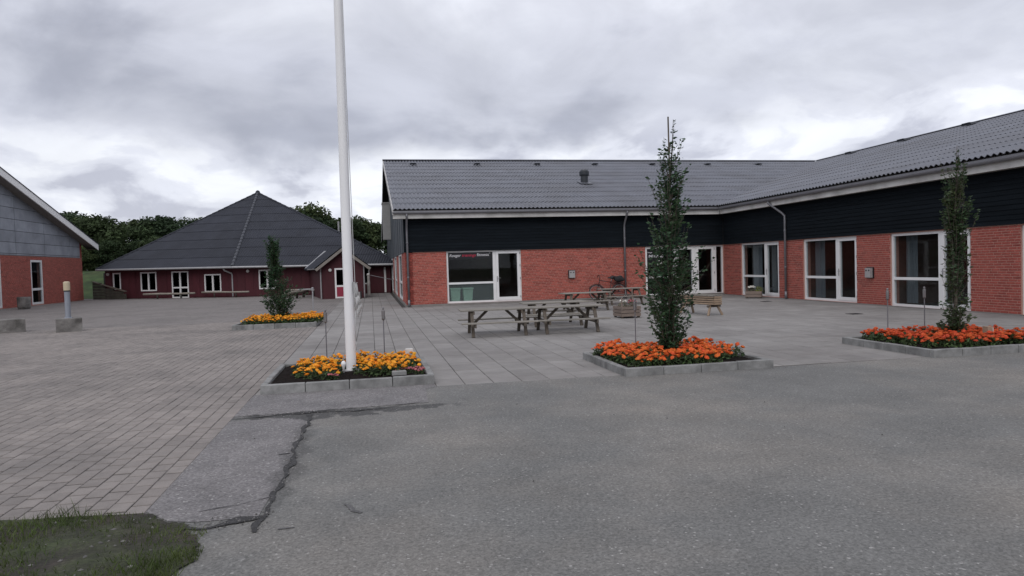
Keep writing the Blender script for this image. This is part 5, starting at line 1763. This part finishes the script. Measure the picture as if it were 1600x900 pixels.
# ------------------------------------------------------------------ young columnar trees
def column_tree(loc, H, prof, n_twig, n_leaf, label, seed, leafmat, trunk_r=.035, cane=None, lean=0.0, dens=None, leaf=.036, sprays=14):
    r = np.random.default_rng(seed)
    t = thing('hornbeam_tree', loc, label, 'tree', 'young columnar trees in the beds')
    mb = MB()
    ax = lambda z: (lean * (z / H) ** 1.5 + .02 * math.sin(z * 2.1), .015 * math.sin(z * 1.7 + 1))
    mb.tube([(*ax(H * q), H * q - (.05 if q == 0 else 0)) for q in (0, .15, .3, .45, .6, .75, .88, .97)], [trunk_r * k for k in (1, .85, .72, .6, .48, .34, .2, .08)], 8)
    part('trunk', mb, MT['bark'], t, smooth=True)
    zs = [p[0] for p in prof]; rs = [p[1] for p in prof]
    dz = [p[0] for p in dens]; dv = [p[1] for p in dens]
    # twig starts follow the wanted leaf density
    grid = np.linspace(.02 * H, .97 * H, 400)
    w = np.interp(grid, dz, dv); w = w / w.sum()
    tw = MB()
    P, D = [], []
    for k in range(n_twig + sprays):
        spray = k >= n_twig
        zt = float(r.choice(grid, p=w))                    # height of the twig's tip
        if spray: zt = float(r.uniform(.30, .93) * H)
        L = H * r.uniform(.10, .20)
        z0 = max(.03 * H, zt - L)
        a = k * 2.399 + r.uniform(-.5, .5)
        rad = np.interp(zt, zs, rs) * (r.uniform(1.25, 1.75) if spray else math.sqrt(r.uniform(.05, 1.0)))
        b = V(*ax(z0), z0); e = V(ax(zt)[0] + rad * math.cos(a), ax(zt)[1] + rad * math.sin(a), zt)
        m = b.lerp(e, .5) + V(rad * .18 * math.cos(a), rad * .18 * math.sin(a), -.03)
        tw.tube([b, m, e], [.006, .004, .0015], 4, cap=False)
        nn = int(n_leaf / n_twig * r.uniform(.6, 1.4) * (.55 if spray else 1.0))
        for q in range(nn):
            s = r.uniform(.25 if not spray else .45, 1.04)
            p = b * (1 - s) ** 2 + m * 2 * s * (1 - s) + e * s * s
            p = p + V(*(r.normal(size=3) * (.016 if spray else .030)))
            P.append(tuple(p)); D.append((math.cos(a + r.normal() * .9), math.sin(a + r.normal() * .9), r.uniform(-.3, .7)))
    part('twigs', tw, MT['bark'], t)
    P = np.array(P); D = np.array(D)
    D /= np.linalg.norm(D, axis=1)[:, None]
    n = len(P)
    side = np.cross(D, r.normal(size=(n, 3)) + np.array([0, 0, 1.2])); side /= np.linalg.norm(side, axis=1)[:, None]
    nr = np.cross(D, side)
    s = r.uniform(.7, 1.25, n)[:, None] * leaf
    vs = np.concatenate([P - D * s, P + side * s * .52 + nr * s * .18, P + D * s, P - side * s * .52 + nr * s * .18], 1).reshape(-1, 3)
    link('crown', quads_mesh('crown', vs, MT[leafmat]), t)
    if cane:
        mb = MB(); mb.tube([(cane[0], cane[1], 0), (cane[0] - .02, cane[1], cane[2])], .0125, 8)
        part('support_cane', mb, MT['wood_leg'], t)
    return t
column_tree((4.50, 10.0, .12), 3.76, [(0, .08), (.25, .22), (.5, .31), (.8, .42), (1.15, .46), (1.45, .42), (1.8, .29), (2.2, .22), (2.6, .20), (2.95, .22), (3.3, .15), (3.66, .05)], 210, 5600,
            'tallest columnar young tree with a support cane in orange marigolds', 3, 'leaf', cane=(.06, -.05, 3.68), lean=.14,
            dens=[(0, .2), (.25, .8), (.6, 1.3), (1.0, 1.5), (1.5, 1.3), (2.0, .95), (2.6, .8), (2.9, .42), (3.2, .20), (3.66, .14)], sprays=34)
column_tree((9.72, 10.0, .12), 3.40, [(0, .10), (.2, .26), (.5, .27), (.8, .18), (1.2, .16), (1.6, .13), (2.0, .18), (2.4, .24), (2.7, .22), (3.0, .18), (3.28, .10)], 130, 3200,
            'young columnar tree in front of the large window of the brick wing', 8, 'leaf2', lean=.06,
            dens=[(0, .8), (.3, 1.6), (.55, 1.3), (.85, .6), (1.2, .8), (1.6, .55), (2.0, .9), (2.4, 1.1), (2.7, .8), (3.0, .3), (3.28, .12)], sprays=24)
column_tree((-2.72, 21.7, .10), 2.68, [(0, .16), (.2, .34), (.5, .50), (.9, .52), (1.3, .42), (1.6, .26), (2.0, .22), (2.4, .26), (2.68, .14)], 170, 6200,
            'short bushy young tree in the far bed before the red house', 13, 'leaf', lean=-.14,
            dens=[(0, .5), (.3, 1.0), (.9, 1.2), (1.4, 1.0), (1.8, .8), (2.3, .8), (2.5, .5), (2.68, .2)], leaf=.036, sprays=10)

# ------------------------------------------------------------------ picnic tables
def picnic_table():
    t = thing('picnic_table', (0, 0, 0), '', 'picnic table', 'weathered picnic tables on the slab paving')
    Lt, zt, zb = 1.72, .605, .335
    for k, y in enumerate((-.27, -.135, 0, .135, .27)):
        mb = MB(); mb.beam((-Lt / 2 + random.uniform(-.008, .008), y, zt - .017), (Lt / 2 + random.uniform(-.008, .008), y, zt - .014), .127, .028)
        part('table_plank', mb, MT['wood'], t)
    for s in (-1, 1):
        mb = MB(); mb.beam((-Lt / 2, s * .62, zb - .016), (Lt / 2, s * .62, zb - .015), .19, .030)
        part('seat_plank', mb, MT['wood'], t)
    for sx in (-1, 1):
        x = sx * .60
        for s in (-1, 1):
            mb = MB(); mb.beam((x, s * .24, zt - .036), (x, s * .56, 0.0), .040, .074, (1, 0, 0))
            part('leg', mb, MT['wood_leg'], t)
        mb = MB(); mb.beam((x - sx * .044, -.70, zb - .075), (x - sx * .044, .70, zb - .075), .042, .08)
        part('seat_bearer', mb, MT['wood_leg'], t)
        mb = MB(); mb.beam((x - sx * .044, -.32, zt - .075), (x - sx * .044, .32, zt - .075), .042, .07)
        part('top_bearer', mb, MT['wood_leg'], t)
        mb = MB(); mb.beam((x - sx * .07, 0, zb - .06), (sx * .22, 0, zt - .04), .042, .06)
        part('brace', mb, MT['wood_leg'], t)
    return t
pt0 = picnic_table()
tabs = [((2.84, 15.85), -.055, 'left of the two front picnic tables, nearest the fitness window'),
        ((4.53, 15.80), -.045, 'right front picnic table, joined end to end with the left one'),
        ((4.70, 17.65), -.02, 'picnic table standing directly behind the two front ones'),
        ((7.15, 22.6), .02, 'picnic table in front of the wall box, behind the front rows'),
        ((9.35, 25.0), .03, 'farthest picnic table, in front of the parked bicycle')]
for i, ((x, y), rz, lab) in enumerate(tabs):
    o = pt0 if i == 0 else copy_tree(pt0)
    o.location = (x, y, 0.002); o.rotation_euler = (0, 0, rz); o['label'] = lab
# slatted trough bench
t = thing('slatted_bench', (9.45, 18.75, 0), 'tan slatted wooden trough bench on splayed legs behind the tall tree', 'bench', rz=R(104))
for s in (-1, 1):
    for k in range(4):
        mb = MB(); mb.beam((-.72, s * .15, .335 + k * .062), (.72, s * .15, .335 + k * .062), .022, .044); part('slat', mb, MT['wood_tan'], t)
    for k in range(4):
        mb = MB(); mb.beam((s * .735, -.138, .335 + k * .062), (s * .735, .138, .335 + k * .062), .022, .053); part('slat', mb, MT['wood_tan'], t)
    mb = MB(); mb.beam((-.76, s * .16, .575), (.76, s * .16, .575), .06, .03); part('top_rail', mb, MT['wood'], t)
    for q in (-1, 1):
        mb = MB(); mb.beam((s * .55, q * .12, .30), (s * .62, q * .26, 0), .055, .06); part('leg', mb, MT['wood_tan'], t)
    mb = MB(); mb.beam((s * .56, -.24, .265), (s * .56, .24, .265), .05, .06); part('bearer', mb, MT['wood_leg'], t)
mb = MB(); mb.box((-.70, -.132, .30), (.70, .132, .53)); part('shade_liner', mb, MT['roof_dark'], t)  # near-black box added inside so the gaps between slats look shaded

# ------------------------------------------------------------------ planters
def planter(loc, w, d, h, rz, label, rows=3):
    t = thing('wooden_planter', loc, label, 'planter', 'square wooden planters', rz)
    ph = (h - .05) / rows
    for k in range(rows):
        z0 = .05 + k * ph
        for s in (-1, 1):
            mb = MB(); mb.box((-w / 2, s * d / 2 - .014, z0), (w / 2, s * d / 2 + .014, z0 + ph - .014)); part('plank', mb, MT['wood_box'], t)
            mb = MB(); mb.box((s * (w / 2 - .014) - .013, -d / 2 + .016, z0), (s * (w / 2 - .014) + .013, d / 2 - .016, z0 + ph - .014)); part('plank', mb, MT['wood_box'], t)
    for sx in (-1, 1):
        for sy in (-1, 1):
            mb = MB(); mb.box((sx * (w / 2 - .05) - .03, sy * (d / 2 - .05) - .03, 0), (sx * (w / 2 - .05) + .03, sy * (d / 2 - .05) + .03, .05 if True else h)); part('foot', mb, MT['wood_leg'], t)
    mb = MB(); mb.box((-w / 2 + .03, -d / 2 + .016, .06), (w / 2 - .03, d / 2 - .016, h - .04)); part('soil', mb, MT['soil'], t)
    return t
pa_ = planter((7.2, 18.85, 0), .60, .58, .345, .06, 'square planked planter with two tall corner sticks by the tables')
for x, y, h in ((-.26, -.24, .58), (.27, .2, .84)):
    mb = MB(); mb.box((x - .014, y - .014, .06), (x + .014, y + .014, h)); part('corner_stick', mb, MT['wood_box'], pa_)
pb_ = planter((15.05, 25.25, 0), .62, .55, .30, R(-35), 'low dark planter with white and lime plants before the first wing window', 2)
def bushy(name, loc, sc, leafmat, bloom, label, nb, seed, group=None):
    me = quads_mesh('foliage', leaf_quads(np.random.default_rng(seed), 150, .14, .2, .03), MT[leafmat])
    t = link(name, me, None, loc, (0, 0, seed), (sc, sc, sc)); tag(t, label, 'flower', group)
    r = random.Random(seed)
    for k in range(nb):
        a = k * 2.4; rr = .13 * math.sqrt((k + .5) / nb)
        link('blossom', bloom, t, (rr * math.cos(a), rr * math.sin(a), .2 - rr * .5 + r.uniform(-.02, .03)), (r.uniform(-.4, .4), r.uniform(-.4, .4), a))
bushy('white_flower', (7.06, 18.8, .32), .95, 'dry_leaf', WB, 'dusty leaved plant with a few white flowers in the planter by the tables', 4, 31)
bushy('pink_geranium', (7.34, 18.8, .32), .95, 'dry_leaf', PB, 'faded pink geranium in the right half of the planter by the tables', 12, 32)
bushy('white_daisy', (14.92, 25.2, .27), 1.1, 'dry_leaf', WB, 'white flowering plant in the low planter by the wing window', 9, 33)
bushy('lime_coleus', (15.18, 25.1, .25), 1.25, 'lime_leaf', YB[0], 'lime yellow leafy plant in the low planter by the wing window', 0, 34)

# ------------------------------------------------------------------ bicycle
def bicycle(loc, rz, lean):
    t = thing('bicycle', loc, 'dark bicycle with a bulky rear bag leaning on the brick wall by the drainpipe', 'bicycle', rz=rz)
    t.rotation_euler = (lean, 0, rz)
    RW = .335
    for x in (-.53, .53):
        mb = MB(); mb.torus((x, 0, RW), RW - .02, .02, (0, 1, 0), 30, 8); w = part('wheel', mb, MT['rubber'], t, smooth=True)
        mb = MB(); mb.torus((x, 0, RW), RW - .045, .009, (0, 1, 0), 30, 6); part('rim', mb, MT['galv'], w, smooth=True)
        mb = MB()
        for k in range(16):
            a = k * math.pi / 8
            mb.tube([(x, (.02 if k % 2 else -.02), RW), (x + math.cos(a) * (RW - .05), 0, RW + math.sin(a) * (RW - .05))], .0018, 4, cap=False)
        mb.tube([(x, -.045, RW), (x, .045, RW)], .02, 8)
        part('spokes', mb, MT['zinc'], w)
    hd, hb, bb, st, rr, fr = V(-.33, 0, .86), V(-.375, 0, .70), V(.08, 0, .29), V(.20, 0, .80), V(.53, 0, RW), V(-.53, 0, RW)
    mb = MB()
    for a, b, q in ((hd, hb, .02), (hd, st.lerp(bb, .1), .015), (hb, bb, .019), (bb, st, .017), (st.lerp(bb, .1), rr + V(0, .03, 0), .009), (st.lerp(bb, .1), rr - V(0, .03, 0), .009), (bb, rr + V(0, .04, 0), .011), (bb, rr - V(0, .04, 0), .011)):
        mb.tube([a, b], q, 8)
    part('frame', mb, MT['bike'], t, smooth=True)
    mb = MB()
    for s in (-.045, .045):
        mb.tube([hb + V(0, s * .6, -.01), hb.lerp(fr, .5) + V(0, s, 0), fr + V(0, s, 0)], .011, 8)
    part('fork', mb, MT['bike'], t, smooth=True)
    mb = MB(); mb.tube([hd, V(-.31, 0, 1.0), V(-.37, 0, 1.06)], .013, 8)
    mb.tube([V(-.22, -.29, 1.02), V(-.32, -.25, 1.05), V(-.38, -.1, 1.06), V(-.38, .1, 1.06), V(-.32, .25, 1.05), V(-.22, .29, 1.02)], .012, 8)
    part('handlebar', mb, MT['dark'], t, smooth=True)
    mb = MB(); mb.tube([st, V(.23, 0, .94)], .013, 8); part('seat_post', mb, MT['zinc'], t)
    mb = MB(); mb.tube([V(.06, 0, .955), V(.16, 0, .96), V(.27, 0, .965), V(.34, 0, .975)], [.022, .04, .085, .07], 10); part('saddle', mb, MT['dark'], t, smooth=True)
    mb = MB()
    mb.tube([V(.0801, -.06, .29), V(.08, .06, .29)], .022, 8); mb.torus((.08, -.05, .29), .085, .008, (0, 1, 0), 20, 6)
    mb.tube([V(.08, -.065, .29), V(.0, -.075, .14)], .009, 6); mb.tube([V(.08, .065, .29), V(.16, .075, .44)], .009, 6)
    mb.box((-.05, -.14, .125), (.05, -.07, .15)); mb.box((.11, .07, .425), (.21, .14, .45))
    part('crank', mb, MT['dark'], t)
    mb = MB()
    for s in (-.06, .06):
        mb.tube([V(.24, s, .72), V(.75, s, .72)], .008, 6); mb.tube([V(.55, s, .72), V(.53, s, RW)], .006, 6)
    mb.tube([V(.75, -.06, .72), V(.75, .06, .72)], .008, 6)
    part('rack', mb, MT['dark'], t)
    # mudguards
    for x, a0, a1 in ((-.53, 20, 150), (.53, 10, 170)):
        mb = MB(); mb.tube([V(x + math.cos(R(a)) * (RW + .025), 0, RW + math.sin(R(a)) * (RW + .025)) for a in range(a0, a1 + 1, 13)], .016, 6)
        part('mudguard', mb, MT['bike'], t, smooth=True)
    mb = MB()
    for c, r in (((.50, -.02, .88), .14), ((.62, .02, .90), .15), ((.42, .03, .93), .10), ((.70, -.02, .86), .10)):
        n = 10
        prof = [(r * math.sin(math.pi * k / n) + .0005, c[2] - r * .95 * math.cos(math.pi * k / n)) for k in range(n + 1)]
        mb.lathe(prof, 12, (c[0], c[1]))
    part('rear_bag', mb, MT['bag'], t, smooth=True)
    return t
bicycle((9.95, YF - .42, 0), R(3), R(-10))

# ------------------------------------------------------------------ drains in the yard
for (x, y), lab in (((14.2, 23.0), 'small dark drain grate in the slabs near the low flower planter'), ((12.9, 16.6), 'small dark drain grate in the slabs in front of the wall box on the wing')):
    t = thing('drain_grate', (x, y, .0), lab, 'drain', 'drain grates in the slab paving')
    mb = MB()
    for k in range(5):
        mb.box((-.14, -.13 + k * .058, .002), (.14, -.10 + k * .058, .009))
    mb.box((-.16, -.15, .002), (-.141, .15, .010)); mb.box((.141, -.15, .002), (.16, .15, .010))
    part('grate', mb, MT['dark'], t)
    mb = MB(); mb.box((-.15, -.15, -.02), (.15, .15, .0035)); part('pit', mb, MT['roof_dark'], t)
